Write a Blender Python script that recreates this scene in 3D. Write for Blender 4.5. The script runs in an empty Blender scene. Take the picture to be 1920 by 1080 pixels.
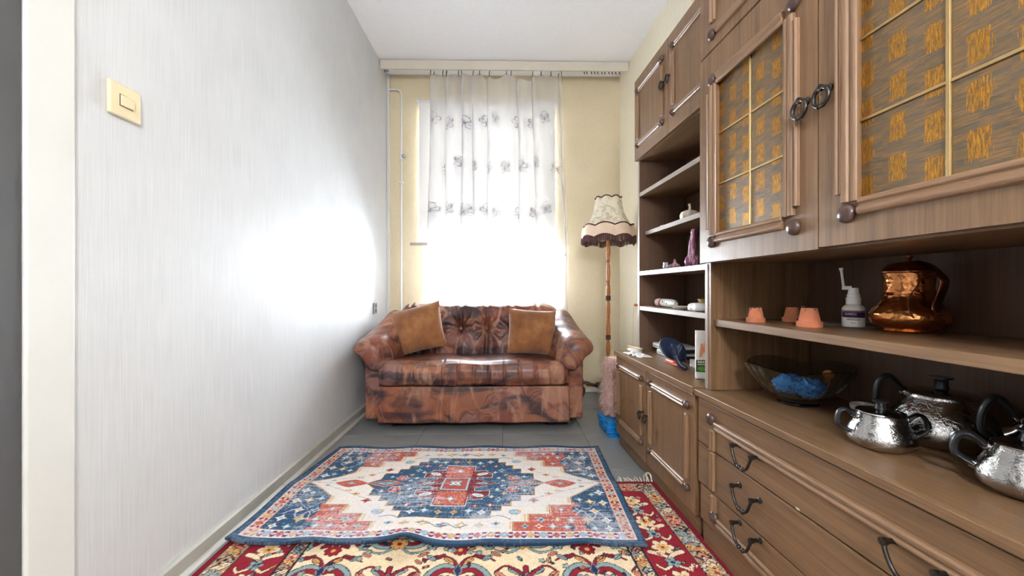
import bpy, bmesh, math, random
import numpy as np
from mathutils import Vector, Matrix
random.seed(7); np.random.seed(7)
sc = bpy.context.scene
COL = sc.collection
PI = math.pi

# ------------------------------------------------------------ camera / light
TH = math.asin(14/750)
cam_d = bpy.data.cameras.new('camera'); cam = bpy.data.objects.new('camera', cam_d); COL.objects.link(cam)
cam.location = (0, 0, 0.85); cam.rotation_euler = (PI/2, 0, -TH)
cam_d.sensor_width = 36; cam_d.lens = 36*750/1920; cam_d.shift_y = 2/1920; cam_d.clip_start = 0.02
sc.camera = cam
w = bpy.data.worlds.new('world'); sc.world = w; w.use_nodes = True
w.node_tree.nodes['Background'].inputs[0].default_value = (0.86, 0.94, 1.0, 1)
w.node_tree.nodes['Background'].inputs[1].default_value = 30.0
sd = bpy.data.lights.new('sun', 'SUN'); sun = bpy.data.objects.new('sun', sd); COL.objects.link(sun)
sd.energy = 95; sd.angle = math.radians(1.0); sd.color = (1, .93, .82)
sun.rotation_euler = Vector((0.50, -0.85, -0.79)).to_track_quat('-Z', 'Y').to_euler()
pd = bpy.data.lights.new('window_portal', 'AREA'); po = bpy.data.objects.new('window_portal', pd); COL.objects.link(po)
pd.shape = 'RECTANGLE'; pd.size = 1.08; pd.size_y = 1.62; pd.cycles.is_portal = True
po.location = (-.13, 3.53, 1.53); po.rotation_euler = (-PI/2, 0, 0)
vs = sc.view_settings
vs.view_transform = 'Standard'; vs.look = 'None'; vs.gamma = 1; vs.use_curve_mapping = False
vs.exposure = 1.5
FILL_W = 46.0
cy = sc.cycles
cy.max_bounces = 10; cy.diffuse_bounces = 4; cy.glossy_bounces = 3; cy.transmission_bounces = 10; cy.transparent_max_bounces = 10
cy.use_adaptive_sampling = True; cy.adaptive_threshold = .05; cy.adaptive_min_samples = 24

# ------------------------------------------------------------ helpers
def obj(name, bm, mat, parent=None, smooth=False, loc=None, rot=None, bevel=0, seg=2):
    if isinstance(bm, bmesh.types.BMesh):
        bmesh.ops.recalc_face_normals(bm, faces=bm.faces)
        me = bpy.data.meshes.new(name); bm.to_mesh(me); bm.free()
    else: me = bm
    if smooth:
        me.shade_smooth(); me.set_sharp_from_angle(angle=math.radians(48))
    o = bpy.data.objects.new(name, me); COL.objects.link(o)
    if mat and not me.materials: me.materials.append(mat)
    if parent: o.parent = parent
    if loc is not None: o.location = loc
    if rot is not None: o.rotation_euler = rot
    if bevel:
        m = o.modifiers.new('bevel', 'BEVEL'); m.width = bevel; m.segments = seg; m.limit_method = 'ANGLE'
    return o
def tag(o, label=None, cat=None, group=None, kind=None):
    if label: o['label'] = label
    if cat: o['category'] = cat
    if group: o['group'] = group
    if kind: o['kind'] = kind
    return o
def thing(name, label, cat, loc=(0,0,0), rot=(0,0,0), group=None):
    o = bpy.data.objects.new(name, None); COL.objects.link(o); o.empty_display_size = .05
    o.location = loc; o.rotation_euler = rot
    return tag(o, label, cat, group)
def struct(name, bm, mat, **k):
    return tag(obj(name, bm, mat, **k), kind='structure')
def box(x0, x1, y0, y1, z0, z1, bm=None):
    bm = bm or bmesh.new()
    v = [bm.verts.new(p) for p in ((x0,y0,z0),(x1,y0,z0),(x1,y1,z0),(x0,y1,z0),(x0,y0,z1),(x1,y0,z1),(x1,y1,z1),(x0,y1,z1))]
    for f in ((0,3,2,1),(4,5,6,7),(0,1,5,4),(1,2,6,5),(2,3,7,6),(3,0,4,7)): bm.faces.new([v[i] for i in f])
    return bm
def prism(pts, h0, h1, fn, bm=None):
    """polygon pts (a,b) extruded from h0 to h1; fn(a,b,h)->xyz"""
    bm = bm or bmesh.new()
    A = [bm.verts.new(fn(a, b, h0)) for a, b in pts]; B = [bm.verts.new(fn(a, b, h1)) for a, b in pts]
    n = len(pts)
    bm.faces.new(A[::-1]); bm.faces.new(B)
    for i in range(n): bm.faces.new((A[i], A[(i+1)%n], B[(i+1)%n], B[i]))
    return bm
def rings(R, bm=None, cap0=True, cap1=True, closed=True):
    bm = bm or bmesh.new()
    V = [[bm.verts.new(p) for p in r] for r in R]
    for a, b in zip(V, V[1:]):
        n = len(a)
        for i in range(n if closed else n-1):
            j = (i+1) % n
            bm.faces.new((a[i], a[j], b[j], b[i]))
    if cap0: bm.faces.new(V[0][::-1])
    if cap1: bm.faces.new(V[-1])
    return bm
def lathe(prof, n=32, bm=None, c=(0,0,0), fn=None, cap=True):
    R = []
    for r, z in prof:
        ring = []
        for i in range(n):
            t = 2*PI*i/n
            rr, zz = (r, z) if fn is None else fn(r, z, t)
            ring.append((c[0]+rr*math.cos(t), c[1]+rr*math.sin(t), c[2]+zz))
        R.append(ring)
    return rings(R, bm, cap, cap)
def spline(P, n=8):
    P = [Vector(p) for p in P]; Q = [P[0]] + P + [P[-1]]; out = []
    for i in range(1, len(Q)-2):
        p0, p1, p2, p3 = Q[i-1:i+3]
        for k in range(n):
            t = k/n
            out.append(.5*((2*p1)+(p2-p0)*t+(2*p0-5*p1+4*p2-p3)*t*t+(3*p1-p0-3*p2+p3)*t**3))
    out.append(P[-1]); return out
def tube(P, r, n=8, bm=None, flat=None):
    P = [Vector(p) for p in P]; bm = bm or bmesh.new(); R = []
    up = Vector((0,0,1)); t0 = (P[1]-P[0]).normalized()
    if abs(t0.dot(up)) > .95: up = Vector((1,0,0))
    a = t0.cross(up).normalized()
    for i, p in enumerate(P):
        t = (P[min(i+1,len(P)-1)]-P[max(i-1,0)]).normalized()
        a = (a - t*a.dot(t)).normalized(); b = t.cross(a)
        rr = r[i] if isinstance(r, (list, tuple)) else r
        ra, rb = (rr, rr) if flat is None else (rr*flat[0], rr*flat[1])
        R.append([p + a*ra*math.cos(2*PI*k/n) + b*rb*math.sin(2*PI*k/n) for k in range(n)])
    return rings(R, bm)
def sphere(c, r, bm=None, n=16, m=10, sc3=(1,1,1)):
    prof = []
    bm = bm or bmesh.new()
    R = []
    for j in range(1, m):
        f = PI*j/m
        R.append([(c[0]+r*sc3[0]*math.sin(f)*math.cos(2*PI*i/n), c[1]+r*sc3[1]*math.sin(f)*math.sin(2*PI*i/n), c[2]-r*sc3[2]*math.cos(f)) for i in range(n)])
    return rings(R, bm)
def torus(c, R, r, ax='y', n=28, m=8, bm=None, sq=1.0):
    bm = bm or bmesh.new(); L = []
    for i in range(n):
        t = 2*PI*i/n; ring = []
        for k in range(m):
            f = 2*PI*k/m; q = R + r*math.cos(f)
            a, b, h = q*math.cos(t), q*math.sin(t)*sq, r*math.sin(f)
            p = (a, h, b) if ax == 'y' else ((a, b, h) if ax == 'z' else (h, a, b))
            ring.append((c[0]+p[0], c[1]+p[1], c[2]+p[2]))
        L.append(ring)
    L.append(L[0])
    V = [[bm.verts.new(p) for p in r_] for r_ in L[:-1]]; V.append(V[0])
    for a, b in zip(V, V[1:]):
        for i in range(m): bm.faces.new((a[i], a[(i+1)%m], b[(i+1)%m], b[i]))
    return bm
def gridmesh(name, P, col=None, skirt=0, extra=None):
    """P (ny,nx,3) array -> mesh, optional per-vertex colour (ny,nx,3), skirt drops the rim"""
    ny, nx = P.shape[:2]
    idx = np.arange(ny*nx).reshape(ny, nx)
    F = np.stack([idx[:-1,:-1], idx[:-1,1:], idx[1:,1:], idx[1:,:-1]], -1).reshape(-1, 4)
    V = P.reshape(-1, 3); C = None if col is None else col.reshape(-1, 3)
    if skirt:
        rim = np.concatenate([idx[0,:], idx[1:,-1], idx[-1,-2::-1], idx[-2:0:-1,0]])
        Vr = V[rim].copy(); Vr[:,2] -= skirt
        base = len(V); n = len(rim); k = np.arange(n); k2 = (k+1) % n
        F = np.concatenate([F, np.stack([rim[k2], rim[k], base+k, base+k2], -1)])
        V = np.concatenate([V, Vr])
        if C is not None: C = np.concatenate([C, C[rim]*.8])
    me = bpy.data.meshes.new(name)
    me.vertices.add(len(V)); me.vertices.foreach_set('co', V.astype(np.float32).ravel())
    me.loops.add(F.size); me.loops.foreach_set('vertex_index', F.astype(np.int32).ravel())
    me.polygons.add(len(F)); me.polygons.foreach_set('loop_start', np.arange(0, F.size, 4, dtype=np.int32))
    me.polygons.foreach_set('loop_total', np.full(len(F), 4, dtype=np.int32))
    me.update(calc_edges=True); me.validate()
    if C is not None:
        a = me.color_attributes.new('Col', 'FLOAT_COLOR', 'POINT')
        a.data.foreach_set('color', np.concatenate([C, np.ones((len(C),1))], 1).astype(np.float32).ravel())
    me.shade_smooth()
    return me
def S(r, g=None, b=None):
    """sRGB 0-255 -> linear tuple"""
    if g is None: r, g, b = r
    f = lambda c: (c/255/12.92) if c/255 <= .04045 else ((c/255+.055)/1.055)**2.4
    return (f(r), f(g), f(b))
def dup(root, loc, rot=None, label=None, group=None):
    r = root.copy(); COL.objects.link(r); r.location = loc
    if rot is not None: r.rotation_euler = rot
    if label: r['label'] = label
    if group: r['group'] = group
    for ch in list(root.children):
        c = ch.copy(); COL.objects.link(c); c.parent = r
        for g in ch.children:
            q = g.copy(); COL.objects.link(q); q.parent = c
    return r

# ------------------------------------------------------------ materials
class NT:
    def __init__(s, name):
        s.m = bpy.data.materials.new(name); s.m.use_nodes = True; s.t = s.m.node_tree
        s.b = s.t.nodes['Principled BSDF']; s.out = s.t.nodes['Material Output']
    def n(s, typ, **k):
        nd = s.t.nodes.new(typ)
        for a, v in k.items():
            if a.startswith('i_'):
                key = a[2:]; key = int(key) if key.isdigit() else key.replace('_', ' ')
                nd.inputs[key].default_value = v
            else: setattr(nd, a, v)
        return nd
    def l(s, a, b): s.t.links.new(a, b)
    def coord(s, scale=(1,1,1), kind='Object', rot=(0,0,0), loc=(0,0,0)):
        tc = s.n('ShaderNodeTexCoord'); mp = s.n('ShaderNodeMapping')
        mp.inputs['Scale'].default_value = scale; mp.inputs['Rotation'].default_value = rot; mp.inputs['Location'].default_value = loc
        s.l(tc.outputs[kind], mp.inputs['Vector']); return mp.outputs[0]
    def noise(s, vec, scale=5, detail=4, rough=.5, dist=0):
        nd = s.n('ShaderNodeTexNoise'); nd.inputs['Scale'].default_value = scale; nd.inputs['Detail'].default_value = detail
        nd.inputs['Roughness'].default_value = rough; nd.inputs['Distortion'].default_value = dist
        s.l(vec, nd.inputs['Vector']); return nd.outputs['Fac']
    def ramp(s, fac, stops, interp='LINEAR'):
        nd = s.n('ShaderNodeValToRGB'); e = nd.color_ramp.elements; nd.color_ramp.interpolation = interp
        while len(e) < len(stops): e.new(.5)
        for el, (p, c) in zip(e, stops): el.position = p; el.color = (*c, 1) if len(c) == 3 else c
        s.l(fac, nd.inputs[0]); return nd.outputs[0]
    def mix(s, fac, a, b, mode='MIX'):
        nd = s.n('ShaderNodeMix', data_type='RGBA', blend_type=mode)
        for sock, v in ((nd.inputs[0], fac), (nd.inputs[6], a), (nd.inputs[7], b)):
            if isinstance(v, (int, float)): sock.default_value = v
            elif isinstance(v, tuple): sock.default_value = (*v, 1) if len(v) == 3 else v
            else: s.l(v, sock)
        return nd.outputs[2]
    def math(s, op, a, b=0.0):
        nd = s.n('ShaderNodeMath', operation=op)
        for sock, v in ((nd.inputs[0], a), (nd.inputs[1], b)):
            if isinstance(v, (int, float)): sock.default_value = v
            else: s.l(v, sock)
        return nd.outputs[0]
    def bump(s, h, strength=.2, dist=.01):
        nd = s.n('ShaderNodeBump'); nd.inputs['Strength'].default_value = strength; nd.inputs['Distance'].default_value = dist
        s.l(h, nd.inputs['Height']); s.l(nd.outputs[0], s.b.inputs['Normal'])
    def set(s, color=None, rough=None, metal=None, spec=None, **k):
        b = s.b
        if color is not None:
            if isinstance(color, tuple): b.inputs['Base Color'].default_value = (*color[:3], 1)
            else: s.l(color, b.inputs['Base Color'])
        if rough is not None:
            if isinstance(rough, (int, float)): b.inputs['Roughness'].default_value = rough
            else: s.l(rough, b.inputs['Roughness'])
        if metal is not None: b.inputs['Metallic'].default_value = metal
        if spec is not None: b.inputs['Specular IOR Level'].default_value = spec
        for a, v in k.items(): b.inputs[a.replace('_', ' ')].default_value = v
        return s.m
def plain(name, col, rough=.5, metal=0, var=.06, scale=30, bump=0, **k):
    t = NT(name); f = t.noise(t.coord(), scale, 3)
    c = t.ramp(f, [(.3, tuple(x*(1-var) for x in col)), (.7, tuple(min(1, x*(1+var)) for x in col))])
    if bump: t.bump(f, bump, .002)
    return t.set(c, rough, metal, **k)
def wood(name, dark, light, axis='z', rough=.38, scale=1.0, spec=.5):
    t = NT(name); s = [60*scale]*3; s['xyz'.index(axis)] = 1.6*scale
    v = t.coord(tuple(s)); f1 = t.noise(v, 1.0, 5, .6, .4)
    s2 = [260*scale]*3; s2['xyz'.index(axis)] = 7*scale
    f2 = t.noise(t.coord(tuple(s2)), 1.0, 3, .6)
    s3 = [9*scale]*3; s3['xyz'.index(axis)] = .7*scale
    f3 = t.noise(t.coord(tuple(s3)), 1.0, 2, .5, .6)
    f = t.math('ADD', t.math('MULTIPLY', f1, .5), t.math('ADD', t.math('MULTIPLY', f2, .38), t.math('MULTIPLY', f3, .12)))
    c = t.ramp(f, [(.32, dark), (.5, tuple((a+b)/2 for a, b in zip(dark, light))), (.68, light)])
    t.bump(f, .12, .0015)
    return t.set(c, rough, spec=spec)
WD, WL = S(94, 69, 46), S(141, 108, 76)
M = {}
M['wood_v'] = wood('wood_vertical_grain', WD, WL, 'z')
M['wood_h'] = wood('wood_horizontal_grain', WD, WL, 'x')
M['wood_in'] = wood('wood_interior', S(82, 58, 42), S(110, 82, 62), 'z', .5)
M['wood_edge'] = wood('wood_pale_edge', S(138, 124, 114), S(170, 156, 146), 'x', .32)  # paler tone than the other cabinet wood, for thin front strips
M['wood_edge_v'] = wood('wood_pale_edge_vertical', S(138, 124, 114), S(170, 156, 146), 'z', .32)
M['mould'] = wood('moulding_wood', S(112, 84, 60), S(150, 117, 88), 'x', .28)
M['mould_v'] = wood('moulding_wood_vertical', S(112, 84, 60), S(150, 117, 88), 'z', .28)
M['button'] = plain('button_wood', S(80, 58, 51), .28, var=.1, scale=60)
M['iron'] = plain('antique_iron', S(72, 66, 62), .38, .85, var=.25, scale=80)
M['brass'] = plain('brass_came', S(190, 160, 110), .35, .7)
M['black'] = plain('black_plastic', (.012, .012, .014), .35)
M['navy'] = plain('navy_plastic', S(30, 40, 66), .35)
M['white'] = plain('white_plastic', S(228, 226, 222), .4, var=.03)
M['ceramic_white'] = plain('white_ceramic', S(232, 228, 220), .2, var=.03)
M['paint_white'] = plain('white_paint', S(214, 214, 210), .45, var=.02, scale=8)
M['cream'] = plain('cream_plastic', S(222, 208, 172), .4, var=.03)
M['orange'] = plain('orange_plastic', S(214, 92, 30), .4)
M['terra'] = plain('terracotta', S(196, 118, 84), .85, var=.12, scale=40, bump=.2)
M['twig'] = plain('dry_twig', S(96, 80, 62), .9, var=.3)
M['grey_metal'] = plain('grey_metal', S(150, 150, 152), .4, .3)

# ------------------------------------------------------------ room shell
BY, CZ, LX = 3.30, 2.61, -.96          # back wall, ceiling, left wall
AN = math.radians(2.94); OX, OY = .634, 2.18
dU = (math.sin(AN), -math.cos(AN)); nV = (math.cos(AN), math.sin(AN))
CROT = (0, 0, -(PI/2 - AN))
def cab(u, v, z=0): return (OX + u*dU[0] + v*nV[0], OY + u*dU[1] + v*nV[1], z)
WV = .378                               # right wall in cabinet coordinates
t = NT('left_wallpaper')
f = t.noise(t.coord((1, 260, 5)), 1, 4, .6); f2 = t.noise(t.coord((1, 60, 10)), 1, 3); f3 = t.noise(t.coord(), 6, 3)
h = t.math('ADD', f, t.math('MULTIPLY', f2, .6))
t.bump(h, .13, .003)
M['wall_l'] = t.set(t.ramp(t.math('ADD', t.math('MULTIPLY', f, .7), t.math('MULTIPLY', f3, .3)), [(.3, S(194, 195, 197)), (.7, S(212, 213, 215))]), .55, spec=.24)
t = NT('back_wallpaper')
f = t.noise(t.coord((160, 1, 40)), 1, 4, .6); f2 = t.noise(t.coord(), 3, 3)
t.bump(f, .25, .003)
M['wall_b'] = t.set(t.ramp(t.math('ADD', t.math('MULTIPLY', f, .5), t.math('MULTIPLY', f2, .5)), [(.3, S(206, 191, 158)), (.7, S(221, 207, 177))]), .6)
t = NT('right_wallpaper')
f = t.noise(t.coord((160, 160, 30)), 1, 4, .6); t.bump(f, .2, .003)
M['wall_r'] = t.set(t.ramp(f, [(.3, S(232, 223, 198)), (.7, S(241, 233, 211))]), .6)
t = NT('ceiling_paint'); f = t.noise(t.coord(), 60, 4); t.bump(f, .05, .002)
M['ceil'] = t.set(t.ramp(f, [(.3, S(244, 246, 250)), (.7, S(249, 250, 253))]), .7)
t = NT('vinyl_tile')
f = t.noise(t.coord(), 3, 4, .6); f2 = t.noise(t.coord(), 90, 2)
c = t.ramp(t.math('ADD', t.math('MULTIPLY', f, .75), t.math('MULTIPLY', f2, .25)), [(.3, S(118, 120, 119)), (.7, S(144, 146, 144))])
t.bump(f2, .05, .001)
M['tile'] = t.set(c, .35)
M['tile_joint'] = plain('tile_joint', S(84, 84, 82), .8)
M['base_paint'] = plain('baseboard_paint', S(176, 174, 166), .4, var=.08, scale=10)
M['door_paint'] = plain('door_shade_grey', S(84, 84, 86), .5, var=.03, scale=5)  # shade on the door leaf is put into this grey

FY = -1.3
def rx(y): return cab((OY - y)/math.cos(AN) - WV*math.tan(AN), WV)[0]     # right wall x at y
fl = struct('floor', box(LX-.1, 1.3, FY-.1, BY+.1, -.06, -.004), M['tile_joint'])
TS = .475
tm = None
for i in range(5):
    for j in range(10):
        x0, y0 = LX + i*TS, BY - (j+1)*TS
        if tm is None:
            tm = obj('tile', box(0.0012, TS-.0012, .0012, TS-.0012, -.0042, 0), M['tile'], fl, loc=(x0, y0, 0), bevel=.001, seg=1)
        else:
            q = tm.copy(); COL.objects.link(q); q.location = (x0, y0, 0)
struct('ceiling', box(LX-.12, 1.3, FY-.1, BY+.1, CZ, CZ+.08), M['ceil'])
struct('wall_left', box(LX-.1, LX, .905, BY+.1, -.004, CZ), M['wall_l'])
bmw = box(LX-.1, LX, FY-.1, -.12, -.004, CZ); box(LX-.1, LX, -.12, .905, 2.101, CZ, bmw)
struct('wall_left_rear', bmw, M['wall_l'])
# back wall with a window opening
WX0, WX1, WZ0, WZ1 = -.675, .41, .72, 2.34
bmw = bmesh.new()
for a in ((LX-.1, WX0, 0, CZ), (WX1, rx(BY)+.15, 0, CZ), (WX0, WX1, 0, WZ0), (WX0, WX1, WZ1, CZ)):
    box(a[0], a[1], BY, BY+.24, a[2]-.004 if a[2] == 0 else a[2], a[3], bmw)
struct('wall_back', bmw, M['wall_b'])
u_b = (OY-BY-.1)/math.cos(AN); u_f = (OY-FY+.1)/math.cos(AN)
wr = struct('wall_right', box(u_b, u_f, WV, WV+.1, -.004, CZ), M['wall_r'], loc=(OX, OY, 0), rot=CROT)
struct('wall_front', box(LX-.1, 1.35, FY-.1, FY, -.004, CZ), M['wall_l'])
# door and casing in the left wall, near the camera
tr = struct('trim_1', box(LX-.09, LX+.010, .8125, .9045, 0, 2.1), M['paint_white'], bevel=.004)
box_b = box(LX-.09, LX+.012, -.17, -.077, 0, 2.1); struct('trim_3', box_b, M['paint_white'], bevel=.006)
dr = struct('door_1', box(LX-.045, LX+.004, -.075, .811, .008, 2.09), M['door_paint'], bevel=.003)
dh = obj('door_handle', tube(spline([(LX+.002,.06,1.0),(LX+.04,.06,1.0),(LX+.05,.08,1.0),(LX+.05,.17,1.0)], 5), .009), M['iron'], dr, smooth=True)
obj('door_panel', box(LX+.003, LX+.008, .08, .66, .25, .95), M['door_paint'], dr, bevel=.003)
obj('door_panel', box(LX+.003, LX+.008, .08, .66, 1.1, 1.95), M['door_paint'], dr, bevel=.003)
# baseboards
def skirting(y0, y1): 
    return prism([(0,0),(.030,0),(.030,.008),(.022,.016),(.016,.018),(.016,.058),(.010,.066),(0,.066)], y0, y1, lambda a,b,h: (LX+a, h, b))
bb = struct('baseboard_left', skirting(.905, 1.72), M['base_paint'])
obj('board', skirting(1.723, BY), M['base_paint'], bb)
struct('baseboard_back', box(LX+.03, rx(BY)-.004, BY-.012, BY-.0005, 0, .028), M['paint_white'], bevel=.003)
struct('trim_2', box(LX+.0005, LX+.022, BY-.018, BY-.0005, .07, CZ-.001), M['paint_white'], bevel=.002)

# ------------------------------------------------------------ window
t = NT('window_glass'); tr_ = t.n('ShaderNodeBsdfTransparent'); gl = t.n('ShaderNodeBsdfGlossy', i_Roughness=.02)
fr = t.n('ShaderNodeFresnel', i_IOR=1.45); mx = t.n('ShaderNodeMixShader')
t.l(fr.outputs[0], mx.inputs[0]); t.l(tr_.outputs[0], mx.inputs[1]); t.l(gl.outputs[0], mx.inputs[2]); t.l(mx.outputs[0], t.out.inputs[0])
M['pane'] = t.m
bmw = bmesh.new()
yw0, yw1 = BY+.10, BY+.16
for a in ((WX0+.001, WX0+.05, WZ0+.001, WZ1-.001), (WX1-.05, WX1-.001, WZ0+.001, WZ1-.001), (WX0+.05, WX1-.05, WZ0+.001, WZ0+.05), (WX0+.05, WX1-.05, WZ1-.05, WZ1-.001), (WX0+.05, WX1-.05, 1.40, 1.46)):
    box(a[0], a[1], yw0, yw1, a[2], a[3], bmw)
wn = struct('window_1', bmw, M['paint_white'], bevel=.004)
obj('pane', box(WX0+.048, WX1-.048, BY+.128, BY+.132, WZ0+.048, 1.402), M['pane'], wn)
obj('pane', box(WX0+.048, WX1-.048, BY+.128, BY+.132, 1.458, WZ1-.048), M['pane'], wn)
obj('window_sill', box(WX0-.04, WX1+.04, BY-.07, BY-.001, WZ0-.034, WZ0-.002), M['paint_white'], wn, bevel=.006)

# roller blind
t = NT('blind_fabric'); tl = t.n('ShaderNodeBsdfTranslucent'); df = t.n('ShaderNodeBsdfDiffuse'); mx = t.n('ShaderNodeMixShader')
f = t.noise(t.coord((300, 1, 300)), 1, 2)
c = t.ramp(f, [(.3, (.80, .78, .76)), (.7, (.86, .84, .82))])
t.l(c, tl.inputs[0]); t.l(c, df.inputs[0]); mx.inputs[0].default_value = .883
t.l(tl.outputs[0], mx.inputs[1]); t.l(df.outputs[0], mx.inputs[2]); t.l(mx.outputs[0], t.out.inputs[0])
M['blind'] = t.m
rb = thing('roller_blind', 'cream roller blind pulled half way down over the window behind the curtain', 'blind', (-.14, BY-.03, 2.38))
obj('fabric', box(-.555, .555, .001, .004, -1.16, -.005), M['blind'], rb)
obj('roller', tube([(-.56,.006,0),(.56,.006,0)], .014, 12), M['blind'], rb, smooth=True)
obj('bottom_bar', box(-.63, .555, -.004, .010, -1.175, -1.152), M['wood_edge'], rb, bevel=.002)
for x in (-.568, .568):
    br = obj('bracket', box(x-.006, x+.006, -.012, .030, -.03, .02), M['paint_white'], rb, bevel=.002)
    obj('bracket_cap', sphere((x, -.016, -.012), .012, sc3=(1,.6,1.4)), M['paint_white'], br, smooth=True)
bpy.context.view_layer.update()

# curtain rail (pelmet board) on the ceiling
cr = thing('curtain_rail', 'beige curtain rail board running across the ceiling above the window', 'curtain rail', (0, 3.10, CZ))
M['rail'] = plain('rail_paint', S(206, 198, 184), .45, var=.03, scale=6)
obj('fascia', box(LX+.008, rx(3.09)-.006, -.022, -.006, -.073, -.003), M['rail'], cr, bevel=.002)
obj('top_board', box(LX+.008, rx(3.14)-.006, -.006, .06, -.018, -.0005), M['rail'], cr)
obj('track', box(LX+.012, rx(3.14)-.012, .018, .034, -.034, -.018), M['rail'], cr)
gm = None
for x in [-.93, -.915, -.90] + [.62+.028*i for i in range(11)]:
    if gm is None: gm = obj('glider', tube([(0,0,0),(0,0,-.03),(.006,0,-.04)], .0035, 6), M['iron'], cr, loc=(x, .012, -.04))
    else:
        q = gm.copy(); COL.objects.link(q); q.location = (x + random.uniform(-.006,.006), .012, -.04)

# ------------------------------------------------------------ raster canvas for woven / embroidered patterns
class Canvas:
    def __init__(s, x0, x1, y0, y1, step, bg):
        s.nx = int(round((x1-x0)/step))+1; s.ny = int(round((y1-y0)/step))+1
        s.x = np.linspace(x0, x1, s.nx); s.y = np.linspace(y0, y1, s.ny); s.st = step
        s.X, s.Y = np.meshgrid(s.x, s.y); s.C = np.zeros((s.ny, s.nx, 3)); s.C[:] = bg
    def win(s, cx, cy, r):
        i0 = max(0, int((cx-r-s.x[0])/s.st)); i1 = min(s.nx, int((cx+r-s.x[0])/s.st)+2)
        j0 = max(0, int((cy-r-s.y[0])/s.st)); j1 = min(s.ny, int((cy+r-s.y[0])/s.st)+2)
        return (slice(j0, max(j0, j1)), slice(i0, max(i0, i1)))
    def ell(s, cx, cy, rx, ry, rot, col, out=None, ow=.003):
        w_ = s.win(cx, cy, max(rx, ry)+ow)
        dx, dy = s.X[w_]-cx, s.Y[w_]-cy; c, k = math.cos(rot), math.sin(rot)
        a, b = dx*c+dy*k, -dx*k+dy*c
        if out is not None: s.C[w_][(a/(rx+ow))**2+(b/(ry+ow))**2 <= 1] = out
        s.C[w_][(a/rx)**2+(b/ry)**2 <= 1] = col
    def dia(s, cx, cy, rx, ry, col, out=None, ow=.003, p=1.0):
        w_ = s.win(cx, cy, max(rx, ry)+2*ow)
        dx, dy = np.abs(s.X[w_]-cx), np.abs(s.Y[w_]-cy)
        if out is not None: s.C[w_][(dx/(rx+ow))**p+(dy/(ry+ow))**p <= 1] = out
        s.C[w_][(dx/rx)**p+(dy/ry)**p <= 1] = col
    def stroke(s, pts, r, col, out=None, ow=.003, n=10, taper=False):
        P = spline([(p[0], p[1], 0) for p in pts], n)
        for pas in ((1, out), (0, col)):
            if pas[1] is None: continue
            for i, p in enumerate(P):
                rr = (r*(1-.75*i/len(P)) if taper else r) + (ow if pas[0] else 0)
                w_ = s.win(p.x, p.y, rr)
                s.C[w_][(s.X[w_]-p.x)**2+(s.Y[w_]-p.y)**2 <= rr*rr] = pas[1]
    def mask(s, m, col): s.C[m] = col
    def flower(s, cx, cy, r, n, petal, core, out=None, rot=0, ow=.002):
        for pas in ((1, out), (0, petal)):
            if pas[1] is None: continue
            for k in range(n):
                a = rot+2*PI*k/n
                s.ell(cx+.6*r*math.cos(a), cy+.6*r*math.sin(a), r*.45+ow*pas[0], r*.3+ow*pas[0], a, pas[1])
        s.ell(cx, cy, r*.3, r*.3, 0, core)
def vnoise(X, Y, fx, fy, seed=0):
    """cheap value noise"""
    rs = np.random.RandomState(seed); T = rs.rand(256, 256)
    x, y = X*fx, Y*fy; xi, yi = np.floor(x).astype(int), np.floor(y).astype(int); a, b = x-xi, y-yi
    a, b = a*a*(3-2*a), b*b*(3-2*b); g = lambda i, j: T[i % 256, j % 256]
    return (g(xi,yi)*(1-a)+g(xi+1,yi)*a)*(1-b)+(g(xi,yi+1)*(1-a)+g(xi+1,yi+1)*a)*b
def attr_mat(name, rough=.95, bump=None, sheen=0):
    t = NT(name); a = t.n('ShaderNodeAttribute', attribute_name='Col')
    if bump:
        f = t.noise(t.coord(bump[0]), 1, 2); t.bump(f, bump[1], .004)
    return t.set(a.outputs['Color'], rough, spec=.15)

# ------------------------------------------------------------ sheer curtain
CW, CT, CB = 1.42, 2.53, .60
cv = Canvas(0, CW, CB, CT, .0045, (0,0,0))
def scroll_motif(x, z, k, fl=1):
    for a in ((0,0, -.02,.02, -.012,.045, .012,.05), (0,-.004, .028,.006, .03,.034, .012,.03), (0,-.006, -.03,-.012, -.034,.012, -.018,.014), (0,-.008,.022,-.03,.036,-.02,.03,-.006), (0,-.008,-.004,-.034,-.022,-.036)):
        cv.stroke([(x+fl*a[i]*k, z+a[i+1]*k) for i in range(0, len(a), 2)], .0035*k, (1,1,1), n=14)
    for q in range(3): cv.stroke([(x+fl*(.004+.01*q)*k, z+(.006+.004*q)*k), (x+fl*(.01+.01*q)*k, z+.024*k)], .0028*k, (1,1,1), n=8)
row = 0
for z in (2.16, 1.82, 1.47, 1.25):
    for i in range(9):
        x = .06 + .165*i + (.08 if row % 2 else 0)
        if x < CW-.04 and z > 1.3: scroll_motif(x, z + random.uniform(-.03,.03), 1.05, 1 if (i+row) % 2 else -1)
    row += 1
for i in range(8):                                     # tall flower sprays along the hem
    x = .07 + .18*i
    for sgn, hgt in ((-1, .34), (1, .44), (.2, .52)):
        top = (x+sgn*.05, .68+hgt)
        cv.stroke([(x, .62), (x+sgn*.01, .68+hgt*.5), top], .0035, (.7,.7,.7), n=40)
        for k in range(5):
            f_ = .35+.65*k/5; cv.ell(x+sgn*.05*f_+(.018 if k % 2 else -.018), .68+hgt*f_, .022, .010, .8*(1 if k % 2 else -1), (.8,.8,.8))
        cv.flower(top[0], top[1], .03, 5, (.9,.9,.9), (.5,.5,.5))
cv.C[(cv.Y < .655)] = (.6,.6,.6)
cv.C[np.abs(cv.X-.75*CW) < .016] = np.maximum(cv.C[np.abs(cv.X-.75*CW) < .016], .45)
s_ = cv.X/CW; zz = (cv.Y-CB)/(CT-CB)
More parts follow.
